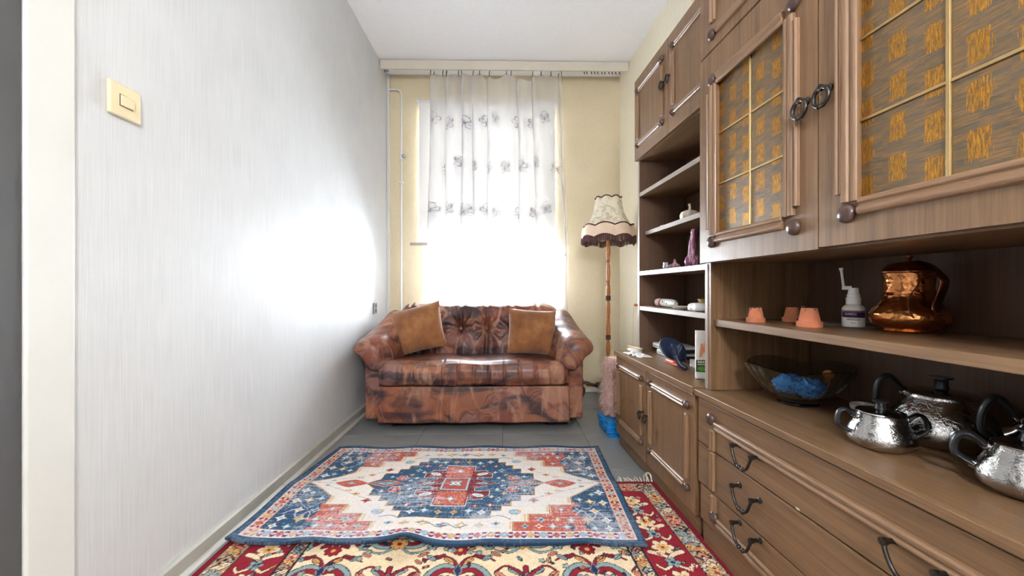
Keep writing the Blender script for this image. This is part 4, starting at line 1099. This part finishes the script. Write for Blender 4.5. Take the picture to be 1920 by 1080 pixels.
# spray bottle
bx, by, bz = at(1.146, .236, SH)
face = math.atan2(-by, -bx)             # label looks towards the doorway
sb_ = thing('spray_bottle', 'white spray bottle with a raised nozzle and purple label on the hutch shelf', 'bottle', (bx, by, bz), (0, 0, face))
obj('body', lathe([(.001,0),(.022,0),(.0245,.003),(.0245,.046),(.0235,.052),(.018,.058),(.0135,.060),(.001,.060)], 32), M['ceramic_white'], sb_, smooth=True)
obj('collar', lathe([(.0158,.0600),(.0160,.078),(.0140,.0785),(.0136,.087),(.0120,.0875),(.0105,.104),(.001,.104)], 28), M['white'], sb_, smooth=True)
nz = obj('nozzle_arm', box(-.005, .005, -.024, -.003, .099, .109), M['white'], sb_, bevel=.0015)
obj('nozzle', tube([(0,-.020,.108),(0,-.023,.135),(0,-.0245,.150),(0,-.025,.153),(0,-.0255,.158)], [.0034,.0030,.0032,.0048,.0050], 10), M['white'], nz, smooth=True)
def wrap(z0, z1, a0, a1, r_, mat, par, name):
    R = []
    for z in (z0, z1): R.append([(r_*math.cos(a), r_*math.sin(a), z) for a in np.linspace(a0, a1, 16)])
    bm = rings(R, None, False, False, False); bmesh.ops.solidify(bm, geom=bm.faces[:], thickness=.0002)
    return obj(name, bm, mat, par, smooth=True)
M['label_purple'] = plain('purple_label', S(66, 38, 78), .5); M['label_pink'] = plain('pink_label', S(160, 104, 140), .5); M['ink'] = plain('printed_ink', S(70, 60, 72), .6); M['ink_white'] = plain('white_ink', S(236, 232, 236), .6)
lb = wrap(.026, .042, -1.2, 1.2, .0247, M['label_purple'], sb_, 'label'); wrap(.040, .0445, -1.2, 1.2, .0248, M['label_pink'], lb, 'label_band')
def text(body, size, mat, par, fn, name='lettering'):
    cu = bpy.data.curves.new('t', 'FONT'); cu.body = body; cu.size = size; cu.align_x = 'CENTER'; cu.resolution_u = 2
    o = bpy.data.objects.new('t', cu); COL.objects.link(o); dg = bpy.context.evaluated_depsgraph_get()
    me = bpy.data.meshes.new_from_object(o.evaluated_get(dg)); bpy.data.objects.remove(o); me.name = name
    for v_ in me.vertices: v_.co = fn(v_.co.x, v_.co.y)
    return obj(name, me, mat, par)
def cyl(r_, z0, ang=0): return lambda x, y: Vector((r_*math.cos(ang+x/r_), r_*math.sin(ang+x/r_), z0+y))
text('GARDI', .0085, M['ink_white'], lb, cyl(.0251, .0325, -.25))
for z_, a_ in ((.0222, .62), (.0192, .56)): wrap(z_, z_+.0014, -a_, a_, .0247, M['ink'], lb, 'small_print')
text('30 ml', .0048, M['ink'], lb, cyl(.0250, .0105))
# copper jug
t = NT('hammered_copper'); vo = t.n('ShaderNodeTexVoronoi', i_Scale=95.0); t.l(t.coord(), vo.inputs['Vector'])
f = t.noise(t.coord(), 14, 3); t.bump(vo.outputs['Distance'], .38, .004)
M['copper'] = t.set(t.ramp(f, [(.3, S(172, 104, 60)), (.7, S(216, 150, 92))]), .24, 1.0)
t = NT('smooth_copper'); f = t.noise(t.coord(), 20, 3); M['copper_s'] = t.set(t.ramp(f, [(.3, S(118, 72, 50)), (.7, S(168, 108, 78))]), .28, 1.0)
jx_, jy_, jz_ = at(1.262, .262, SH); 
jg = thing('copper_jug', 'hammered copper jug with a lid standing on the hutch shelf', 'jug', (jx_, jy_, jz_), (0, 0, math.radians(-92)))
obj('body', lathe([(.001,0),(.050,0),(.052,.003),(.050,.006),(.058,.010),(.068,.020),(.0725,.032),(.0715,.042),(.064,.056),(.052,.072),(.0455,.088),(.0445,.105),(.046,.125),(.0475,.136),(.0475,.1385),(.001,.1385)], 48), M['copper'], jg, smooth=True)
ld = obj('lid', lathe([(.050,.139),(.0525,.1405),(.0525,.1425),(.048,.145),(.045,.152),(.034,.161),(.016,.166),(.005,.167),(.004,.172),(.0075,.176),(.0085,.180),(.005,.1835),(.0015,.184)], 40), M['copper_s'], jg, smooth=True)
obj('handle', tube(spline([(.043,0,.126),(.062,0,.132),(.078,0,.126),(.080,0,.108),(.070,0,.080),(.063,0,.060),(.066,0,.046),(.0705,0,.040)], 6), .0105, 10, flat=(1.0,.28)), M['copper_s'], jg, smooth=True)
obj('hinge', tube(spline([(.078,0,.130),(.058,0,.150),(.040,0,.160),(.020,0,.1665)], 5), .006, 8, flat=(1,.35)), M['copper_s'], ld, smooth=True)
obj('wire', tube(spline([(.02,-.034,.155),(.034,-.036,.147),(.045,-.036,.140),(.058,-.034,.132),(.060,-.038,.110),(.052,-.050,.080),(.056,-.052,.052),(.060,-.045,.036)], 5), .0014, 6), M['copper_s'], jg, smooth=True)

# ------------------------------------------------------------ objects on the chest worktop
t = NT('pressed_glass'); gb = t.n('ShaderNodeBsdfGlass', i_Roughness=.02, i_IOR=1.45); gb.inputs[0].default_value = (.93, .97, .97, 1)
M['glass'] = t.m; t.l(gb.outputs[0], t.out.inputs[0])
f = t.noise(t.coord(), 40, 2); bn = t.n('ShaderNodeBump', i_Strength=.25, i_Distance=.004); t.l(f, bn.inputs['Height']); t.l(bn.outputs[0], gb.inputs['Normal'])
bo = thing('glass_bowl', 'large scalloped pressed-glass bowl holding blue plastic bags on the chest of drawers', 'bowl', at(1.012, .190, WT), CROT)
def bfn(rr, zz, tt):
    k = max(0, (zz-.03)/.085); l4 = abs(math.cos(2*tt))
    fl_r = .0018*math.cos(24*tt)*min(1, k*2)
    return rr*(1+.10*k*(l4-.4))+fl_r, zz+.020*k*k*(l4-.5)
outer = [(.001,0),(.052,0),(.054,.004),(.052,.008),(.064,.016),(.088,.034),(.112,.064),(.130,.094),(.138,.110)]
inner = [(.135,.111),(.126,.094),(.108,.066),(.084,.038),(.060,.021),(.040,.014),(.001,.012)]
obj('bowl', lathe(outer+inner, 96, fn=bfn), M['glass'], bo, smooth=True)
M['blue_film'] = plain('blue_film', S(48, 128, 196), .3, var=.3, scale=35, bump=.3)
def crumple(name, label, u, v, z, sx, sy, sz, mat, seed, cat='bag', group=None, n=28, amp=.22):
    rs_ = np.random.RandomState(seed); bm = bmesh.new(); R = []
    ph_ = rs_.uniform(0, 6.28, (6, 3)); fq = rs_.uniform(2, 9, (6, 3))
    for j in range(1, 20):
        f_ = PI*j/20; ring = []
        for i in range(n):
            a = 2*PI*i/n; d_ = np.array((math.sin(f_)*math.cos(a), math.sin(f_)*math.sin(a), -math.cos(f_)))
            k = 1+amp*sum(abs(math.sin(fq[q].dot(d_)+ph_[q,0]))-.6 for q in range(6))/2.2
            ring.append((sx*k*d_[0], sy*k*d_[1], max(-sz*.98, sz*k*d_[2])))
        R.append(ring)
    return tag(obj(name, rings(R, bm), mat, loc=at(u, v, z), rot=CROT), label, cat, group)
crumple('crumpled_bag', 'crumpled blue plastic bag at the left inside the glass bowl', .985, .185, WT+.050, .034, .044, .030, M['blue_film'], 1, 'bag')
crumple('crumpled_bag', 'crumpled blue plastic bag at the right inside the glass bowl', 1.050, .195, WT+.052, .030, .042, .028, M['blue_film'], 4, 'bag')
sp_ = thing('wooden_spoon', 'small wooden spoon leaning inside the glass bowl', 'spoon', at(1.055, .245, WT+.062), (0.55, 0.0, CROT[2]+.9))
obj('stick', tube([(0,0,-.01),(0,0,.03)], .0032, 8), M['lamp_wood'], sp_); obj('head', sphere((0,0,.042), .013, None, 14, 10, (1,.35,1.2)), M['lamp_wood'], sp_, smooth=True)
jl = thing('jar_lid', 'pale round jar lid lying behind the glass bowl', 'lid', at(1.085, .325, WT))
obj('rim', lathe([(.029,.0),(.030,.001),(.030,.014),(.0285,.0145),(.0275,.013),(.0275,.003),(.001,.003),(.001,0)], 36), M['ceramic_white'], jl, smooth=True)
obj('liner', lathe([(.027,.0031),(.027,.0042),(.001,.0042),(.001,.0031)], 32), M['terra'], jl)
# silver tea set
t = NT('engraved_silver'); vo = t.n('ShaderNodeTexNoise', i_Scale=46.0, i_Detail=3.0, i_Distortion=3.5); t.l(t.coord(), vo.inputs['Vector'])
sp3 = t.n('ShaderNodeSeparateXYZ'); tc3 = t.n('ShaderNodeTexCoord'); t.l(tc3.outputs['Object'], sp3.inputs[0])
eng = t.ramp(vo.outputs['Fac'], [(.42, (0,0,0)), (.5, (1,1,1)), (.58, (0,0,0))]); t.bump(eng, .19, .002)
M['silver_e'] = t.set((.46, .45, .44), .17, 1.0)
M['silver'] = plain('polished_silver', (.52, .52, .53), .10, 1.0, var=.03)
def pot_body(s, hgt, rb_, rm, rn):
    return [(.001,0),(rb_*.92,0),(rb_,.002),(rm*.94,hgt*.16),(rm,hgt*.30),(rm*.985,hgt*.40),(rm*.90,hgt*.58),(rm*.76,hgt*.78),(rn*1.03,hgt*.93),(rn,hgt*.97),(rn,hgt)]
def tea_lid(par, r_, z, s=1.0):
    l_ = obj('lid', lathe([(.001,z),(r_*1.02,z),(r_*1.05,z+.0015),(r_*1.02,z+.0035),(r_*.8,z+.006*s),(r_*.4,z+.009*s),(.012*s,z+.010*s),(.001,z+.0102*s)], 40), M['silver'], par, smooth=True)
    zz = z+.0102*s
    obj('knob', lathe([(.001,zz),(.011*s,zz),(.010*s,zz+.004*s),(.0092*s,zz+.014*s),(.012*s,zz+.017*s),(.016*s,zz+.018*s),(.016*s,zz+.021*s),(.006*s,zz+.0215*s),(.001,zz+.021*s)], 24), M['black'], l_, smooth=True)
def loop_handle(par, r0, z0, z1, reach, a, rad, top=.012):
    c, s_ = math.cos(a), math.sin(a)
    P_ = [(r0[0], z1), (r0[0]+reach*.55, z1+top), (r0[0]+reach*.95, z1+top*.4), (r0[0]+reach*1.05, (z0+z1)/2), (r0[0]+reach*.8, z0+.008), (r0[1], z0)]
    h = obj('handle', tube(spline([(p[0]*c, p[0]*s_, p[1]) for p in P_], 6), rad, 10, flat=(1.25,.75)), M['black'], par, smooth=True)
    for p in (P_[0], P_[-1]): obj('handle_socket', sphere((p[0]*c, p[0]*s_, p[1]), rad*1.15, None, 10, 8), M['silver'], h, smooth=True)
va = math.atan2(-.84, .80)      # direction across the line of sight
sg_ = thing('sugar_bowl', 'engraved silver sugar bowl with two black loop handles at the front of the chest', 'sugar bowl', at(1.343, .105, WT), (0, 0, va+.45))
obj('body', lathe(pot_body(1, .074, .040, .0585, .040), 48), M['silver_e'], sg_, smooth=True); tea_lid(sg_, .0405, .0742, .85)
loop_handle(sg_, (.0455, .0560), .030, .064, .030, 0, .0058); loop_handle(sg_, (.0455, .0560), .030, .064, .030, PI, .0058)
tp = thing('teapot', 'engraved silver teapot with black handle and lid knob at the back of the chest', 'teapot', at(1.330, .262, WT), (0, 0, va))
tp.scale = (1.1, 1.1, 1.14)
obj('body', lathe(pot_body(1, .094, .062, .0820, .050), 56), M['silver_e'], tp, smooth=True)
tea_lid(tp, .0515, .0942, 1.1)
loop_handle(tp, (.055, .078), .044, .092, .040, PI, .0085, .026)
obj('spout', tube(spline([(.070,0,.030),(.092,0,.044),(.108,0,.066),(.120,0,.088)], 6), [.017-.0006*i for i in range(19)], 14), M['silver'], tp, smooth=True)
cr_ = thing('coffee_pot', 'engraved silver coffee pot with tall black handle cut by the right picture edge', 'coffee pot', at(1.548, .150, WT), (0, 0, va))
obj('body', lathe(pot_body(1, .080, .042, .0620, .040), 48), M['silver_e'], cr_, smooth=True); tea_lid(cr_, .0405, .0802, .9)
loop_handle(cr_, (.046, .060), .034, .070, .036, PI, .0075, .016)
obj('spout', tube(spline([(.052,0,.040),(.066,0,.052),(.074,0,.066),(.082,0,.076)], 5), [.013-.0005*i for i in range(16)], 12), M['silver'], cr_, smooth=True)
h2 = thing('silver_pot', 'silver pot with high arched black handle behind the coffee pot', 'pot', at(1.492, .292, WT), (0, 0, va))
obj('body', lathe(pot_body(1, .085, .040, .0560, .040), 48), M['silver_e'], h2, smooth=True); tea_lid(h2, .0405, .0852, .9)
loop_handle(h2, (.045, .053), .045, .095, .044, PI, .0085, .035)

# ------------------------------------------------------------ objects on the bookcase shelves
S4, S3, S2 = .7575, .9455, 1.1635
tb = thing('plastic_tube', 'white plastic bottle lying on its side with a red and green label', 'bottle', at(.135, .190, S4+.0215), CROT)
obj('body', tube([(-.05,0,0),(-.046,0,0),(.07,0,0),(.10,0,0),(.12,0,-.002)], [.014,.0205,.0205,.018,.010], 24), M['white'], tb, smooth=True)
obj('cap', tube([(-.085,0,0),(-.083,0,0),(-.052,0,0),(-.050,0,0)], [.0185,.021,.0212,.020], 24), M['ceramic_white'], tb, smooth=True)
M['red_print'] = plain('red_print', S(206, 50, 56), .5); M['green_print'] = plain('green_print', S(96, 128, 62), .5)
obj('red_mark', tube([(-.034,0,0),(-.018,0,0)], .0208, 24), M['red_print'], tb, smooth=True)
for k in range(3): obj('leaf_mark', sphere((.012+.022*k, -.0195, .006-.004*k), .008, None, 10, 8, (1.1,.25,.7)), M['green_print'], tb, smooth=True)
M['pink_paper'] = plain('pink_paper', S(226, 186, 172), .8)
tag(obj('paper_slip', box(-.04, .04, -.025, .02, 0, .0008), M['pink_paper'], loc=at(.085, .135, S4), rot=(0,0,CROT[2]+.1)), 'small pink paper slip lying at the front of the lowest shelf', 'paper')
sd_ = obj('soap_dish', lathe([(.001,0),(.022,0),(.030,.006),(.036,.014),(.034,.0145),(.027,.008),(.018,.004),(.001,.0035)], 32, fn=lambda r_,z_,t_: (r_*(1+.25*abs(math.cos(t_))), z_)), M['ceramic_white'], smooth=True, loc=at(.375, .150, S4), rot=CROT)
tag(sd_, 'small white oval dish on the lowest shelf between the bottle and the bowl', 'dish')
M['mustard'] = plain('mustard_ceramic', S(160, 122, 62), .35, var=.12)
tag(obj('mustard_bowl', lathe([(.001,0),(.034,0),(.036,.003),(.050,.018),(.058,.048),(.0555,.0485),(.047,.02),(.032,.008),(.001,.006)], 40), M['mustard'], smooth=True, loc=at(.415, .275, S4)), 'mustard brown ceramic bowl at the right end of the lowest shelf', 'bowl')
wl = obj('oval_box', lathe([(.001,0),(.030,0),(.035,.004),(.036,.014),(.034,.026),(.026,.033),(.001,.035)], 32, fn=lambda r_,z_,t_: (r_*(1+.8*abs(math.cos(t_))**1.5), z_)), M['white'], smooth=True, loc=at(.520, .165, S4), rot=CROT)
tag(wl, 'white oval plastic box in front of the mustard bowl', 'box')
# second shelf up
gj = thing('glass_jar', 'small silvered glass jar on the middle shelf left of the garlic ornament', 'jar', at(.258, .142, S3))
M['silver_glass'] = plain('mottled_glass', S(150, 150, 154), .2, .5, var=.5, scale=110)
obj('body', lathe([(.001,0),(.014,0),(.0185,.005),(.019,.018),(.0165,.026),(.001,.026)], 24), M['silver_glass'], gj, smooth=True)
obj('lid', lathe([(.001,.0262),(.0175,.0262),(.0178,.033),(.001,.034)], 24), M['silver'], gj, smooth=True)
t = NT('purple_garlic_glaze'); sp4 = t.n('ShaderNodeSeparateXYZ'); tc4 = t.n('ShaderNodeTexCoord'); t.l(tc4.outputs['Object'], sp4.inputs[0])
f = t.noise(t.coord((60, 60, 8)), 1, 3, .5, .6)
M['purple'] = t.set(t.ramp(f, [(.3, S(98, 44, 84)), (.5, S(150, 84, 124)), (.62, S(222, 186, 196)), (.7, S(150, 76, 116))]), .14)
t = NT('pink_garlic_glaze'); f = t.noise(t.coord((70, 70, 14)), 1, 3); M['garlic'] = t.set(t.ramp(f, [(.35, S(150, 92, 116)), (.55, S(214, 184, 180)), (.7, S(236, 224, 212))]), .25)
M['garlic_w'] = plain('white_garlic_glaze', S(226, 212, 192), .4, var=.15, scale=50)
def clove(rr, zz, tt): return rr*(1-.10*(1-abs(math.sin(3.5*tt)))), zz
tag(obj('garlic_ornament', lathe([(.001,0),(.014,0),(.023,.006),(.025,.013),(.019,.020),(.009,.025),(.0055,.032),(.0045,.042),(.001,.044)], 42, fn=clove), M['garlic'], smooth=True, loc=at(.338, .142, S3)), 'small pink ceramic garlic bulb on the middle shelf', 'ornament')
gd = obj('glass_dish', lathe([(.001,0),(.026,0),(.030,.004),(.032,.026),(.030,.0262),(.027,.006),(.001,.004)], 32), M['glass'], smooth=True, loc=at(.415, .185, S3))
tag(gd, 'low clear glass dish on the middle shelf behind the garlic bulb', 'dish')
vs_ = thing('garlic_vase', 'tall purple glazed garlic-shaped vase with twin necks on the middle shelf', 'vase', at(.492, .142, S3), (0, 0, CROT[2]))
obj('bulb', lathe([(.001,0),(.020,0),(.028,.008),(.031,.022),(.028,.038),(.018,.050),(.001,.054)], 56, fn=lambda r_,z_,t_: (r_*(1-.10*(1-abs(math.sin(5*t_)))), z_)), M['purple'], vs_, smooth=True, loc=(.010,-.004,0))
obj('neck', tube(spline([(.008,0,.040),(.002,.002,.075),(.004,.004,.11),(.010,.004,.145),(.014,.002,.160)], 6), [.016,.0155,.015,.0145,.014,.0135,.013,.0125,.012,.0115,.011,.011,.011,.011,.0115,.012,.012,.012,.0125,.0125,.0125,.012,.011,.009,.005], 14), M['purple'], vs_, smooth=True)
obj('neck', tube(spline([(-.012,.006,.004),(-.020,.006,.03),(-.019,.008,.07),(-.013,.008,.11),(-.002,.008,.135)], 6), [.012]*20+[.011,.010,.009,.008,.006], 14), M['purple'], vs_, smooth=True)
# third shelf up
g2 = thing('garlic_jar', 'cream and brown garlic-shaped lidded jar on the upper shelf', 'ornament', at(.372, .195, S2))
obj('body', lathe([(.001,0),(.028,0),(.040,.010),(.042,.026),(.036,.040),(.022,.046),(.001,.047)], 48, fn=lambda r_,z_,t_: (r_*(1-.08*(1-abs(math.sin(4*t_)))), z_)), M['garlic_w'], g2, smooth=True)
obj('stalk', tube(spline([(0,0,.044),(.003,0,.058),(.001,0,.07),(-.002,0,.078)], 4), [.008,.007,.006,.006,.005,.005,.005,.005,.005,.006,.006,.006,.004], 10), M['garlic_w'], g2, smooth=True)
tag(obj('matchbox', box(-.028, .028, -.014, .014, 0, .008), M['card'], loc=at(.195, .165, S2), rot=(0,0,CROT[2]+.2), bevel=.001), 'small flat cardboard matchbox at the left of the upper shelf', 'matchbox')

# ------------------------------------------------------------ objects on the low cupboard
M['tissue'] = plain('crumpled_plastic_film', S(232, 230, 228), .35, var=.05, scale=40)
rs = np.random.RandomState(21); n1, n2 = 34, 22
Xg, Yg = np.meshgrid(np.linspace(-.085, .075, n1), np.linspace(-.035, .045, n2))
Zg = .0025+.018*np.abs(vnoise(Xg+1, Yg+1, 45, 60, 31)-.5)*2*np.clip(1-((Xg/.085)**2+(Yg/.045)**2), 0, 1)**.5
Xg2 = Xg*(1+.25*(vnoise(Xg*0+1, Yg+1, 1, 50, 32)-.5)); Yg2 = Yg*(1+.4*(vnoise(Xg+1, Yg*0+1, 40, 1, 33)-.5))
tag(obj('plastic_film', gridmesh('plastic_film', np.stack([Xg2, Yg2, Zg], -1), None, .0022), M['tissue'], loc=at(.165, .030, AT), rot=(0,0,CROT[2]+.12)), 'crumpled clear white plastic film at the front of the low cupboard top', 'plastic film')
sd2 = obj('soap_dish', lathe([(.001,0),(.026,0),(.032,.004),(.033,.011),(.028,.017),(.001,.019)], 32, fn=lambda r_,z_,t_: (r_*(1+.35*abs(math.cos(t_))), z_)), M['ceramic_white'], smooth=True, loc=at(.050, .062, AT), rot=CROT)
tag(sd2, 'white oval soap dish under the wooden stick on the low cupboard', 'dish')
M['pale_wood'] = wood('pale_stick', S(206, 172, 120), S(228, 200, 152), 'x', .6)
tag(obj('wooden_stick', box(-.060, .060, -.008, .008, 0, .006), M['pale_wood'], loc=at(.050, .062, AT+.0195), rot=(0, 0, CROT[2]+.25), bevel=.002), 'pale wooden stick resting on the white oval dish', 'stick')
def device(name, label, u, v, z, L_, D_, H_, rz, tilt=0):
    d_ = thing(name, label, 'appliance', at(u, v, z), (0, tilt, CROT[2]+rz))
    obj('casing', box(-L_/2, L_/2, -D_/2, D_/2, .0, H_), M['white'], d_, bevel=.006, seg=3)
    obj('side_slot', box(-L_/2+.02, L_/2-.02, -D_/2-.0006, -D_/2+.001, H_*.35, H_*.55), M['grey_metal'], d_)
    obj('end_panel', box(L_/2-.001, L_/2+.0008, -D_/2+.006, D_/2-.006, H_*.15, H_*.85), M['black'], d_)
    return d_
device('white_appliance', 'white flat appliance lying lowest in the pile on the low cupboard', .235, .215, AT, .23, .13, .026, .0)
device('white_appliance', 'white flat appliance resting on top of the other at the back of the low cupboard', .195, .225, AT+.0265, .26, .14, .026, .03)
hm_ = thing('hand_mirror', 'dark navy round hand mirror leaning against the white appliances', 'mirror', at(.432, .128, AT+.0005), (math.radians(-20), 0, 0))
EL = [(.064*math.cos(i*PI/20), .047*math.sin(i*PI/20)) for i in range(40)]; ck, sk2 = math.cos(-.62), math.sin(-.62)
obj('disc', prism([(a*ck-b_*sk2-.030, a*sk2+b_*ck+.070) for a, b_ in EL], -.005, .005, lambda a,b_,h: (a, h, b_)), M['navy'], hm_, bevel=.004, seg=3)
obj('handle', prism([(.008,.046),(.018,.034),(.042,.004),(.034,.0025)][::-1], -.005, .005, lambda a,b_,h: (a, h, b_)), M['navy'], hm_, bevel=.002)
M['orange_tool'] = M['orange']
ow = thing('orange_scraper', 'orange plastic scraper lying in front of the navy hand mirror', 'scraper', at(.425, .095, AT), (0, 0, CROT[2]+.05))
obj('grip', box(-.05, .02, -.014, .014, .0, .018), M['orange'], ow, bevel=.004); obj('blade', box(.0205, .06, -.018, .018, .002, .010), M['orange'], ow, bevel=.002)
br_ = thing('hair_brush', 'navy hairbrush with dark bristles leaning at the front of the low cupboard', 'brush', at(.560, .062, AT), (0, 0, 0))
obj('handle', tube([(.014,-.016,.012),(.012,-.014,.012),(-.004,.0,.022),(-.014,.008,.042),(-.018,.014,.060)], [.007,.011,.010,.0095,.011], 14), M['navy'], br_, smooth=True)
bm = bmesh.new()
for k in range(110):
    a, s_ = random.uniform(0, 2*PI), random.uniform(0, .010); p = Vector((-.018+s_*math.cos(a), .014+s_*math.sin(a), .056))
    tube([p, p+Vector((s_*math.cos(a)*1.7+random.uniform(-.012,.010), .012+random.uniform(-.006,.006), random.uniform(.030,.052)))], .0010, 4, bm)
tag(obj('bristles', bm, M['navy'], br_), kind='stuff')
cx_, cy_, cz_ = at(.712, .068, AT)
ca = thing('cosmetic_carton', 'tall white carton with printed orange hands and a green label on the low cupboard', 'carton', (cx_, cy_, cz_), (0, 0, math.atan2(-cy_, -cx_)+.1))
W2, H2 = .026, .178
obj('body', box(-.030, .0, -W2, W2, 0, H2), M['white'], ca, bevel=.0015)
M['hand_print'] = plain('hand_print', S(226, 150, 112), .6); M['dark_green'] = plain('dark_green_print', S(40, 74, 40), .6); M['bright_green'] = plain('bright_green_print', S(84, 156, 48), .6)
def decal(pts, mat, name, o_=0): return obj(name, prism(pts, .0002+o_, .0006+o_, lambda a,b,h: (h, a, b)), mat, ca)
decal([(-W2+.001,.026),(W2-.001,.026),(W2-.001,.072),(-W2+.001,.070)], M['dark_green'], 'label_band')
decal([(.016*math.cos(i*PI/8)-.004, .038+.009*math.sin(i*PI/8)) for i in range(16)], M['bright_green'], 'leaf_print', .0005)
for k, (y0, z0) in enumerate(((.006,.118),(-.008,.100))):
    decal([(y0-.006,z0-.022),(y0+.004,z0-.016),(y0+.010,z0+.012),(y0+.006,z0+.034),(y0-.001,z0+.030),(y0-.004,z0+.006)], M['hand_print'], 'hand_print', .0005*k)
decal([(.010,.162),(.022,.164),(.014,.150)], M['grey_metal'], 'logo_print')
for k in range(5): decal([(-.019+.008*k,.059),(-.0135+.008*k,.059),(-.0130+.008*k,.067),(-.0185+.008*k,.067)], M['cream'], 'print_mark', .0005)
decal([(-.018,.0525),(.018,.0525),(.018,.0550),(-.018,.0550)], M['ink_white'], 'print_line', .0005)
jr = thing('green_jar', 'dark green lidded glass jar behind the white carton', 'jar', at(.405, .262, AT))
M['green_glass'] = plain('green_jar', S(70, 84, 62), .2, var=.3, scale=40)
obj('body', lathe([(.001,0),(.034,0),(.036,.004),(.036,.085),(.030,.098),(.028,.102),(.001,.102)], 28), M['green_glass'], jr, smooth=True); obj('lid', lathe([(.001,.1022),(.031,.1022),(.032,.104),(.032,.120),(.030,.122),(.001,.122)], 28), M['dark_green'], jr, smooth=True)
obj('paper_label', lathe([(.0362,.02),(.0365,.021),(.0365,.06),(.0362,.061)], 28, cap=False), M['cream'], jr, smooth=True)
wb = thing('white_carton', 'low white open carton on the low cupboard behind the hairbrush', 'carton', at(.515, .190, AT), (0, 0, CROT[2]))
bm = box(-.055, .055, -.04, -.036, 0, .030); box(-.055, .055, .036, .04, 0, .03, bm); box(-.055, -.051, -.036, .036, 0, .03, bm); box(.051, .055, -.036, .036, 0, .03, bm); box(-.051, .051, -.036, .036, 0, .003, bm)
obj('tray', bm, M['white'], wb); obj('contents', box(-.048, .048, -.033, .033, .0035, .022), M['card'], wb, bevel=.004)
cbx = obj('wooden_block', box(-.05, .05, -.008, .008, 0, .020), M['pale_wood'], loc=at(.610, .135, AT), rot=(0, 0, CROT[2]-.1), bevel=.002)
tag(cbx, 'pale wooden block lying beside the white carton', 'block')
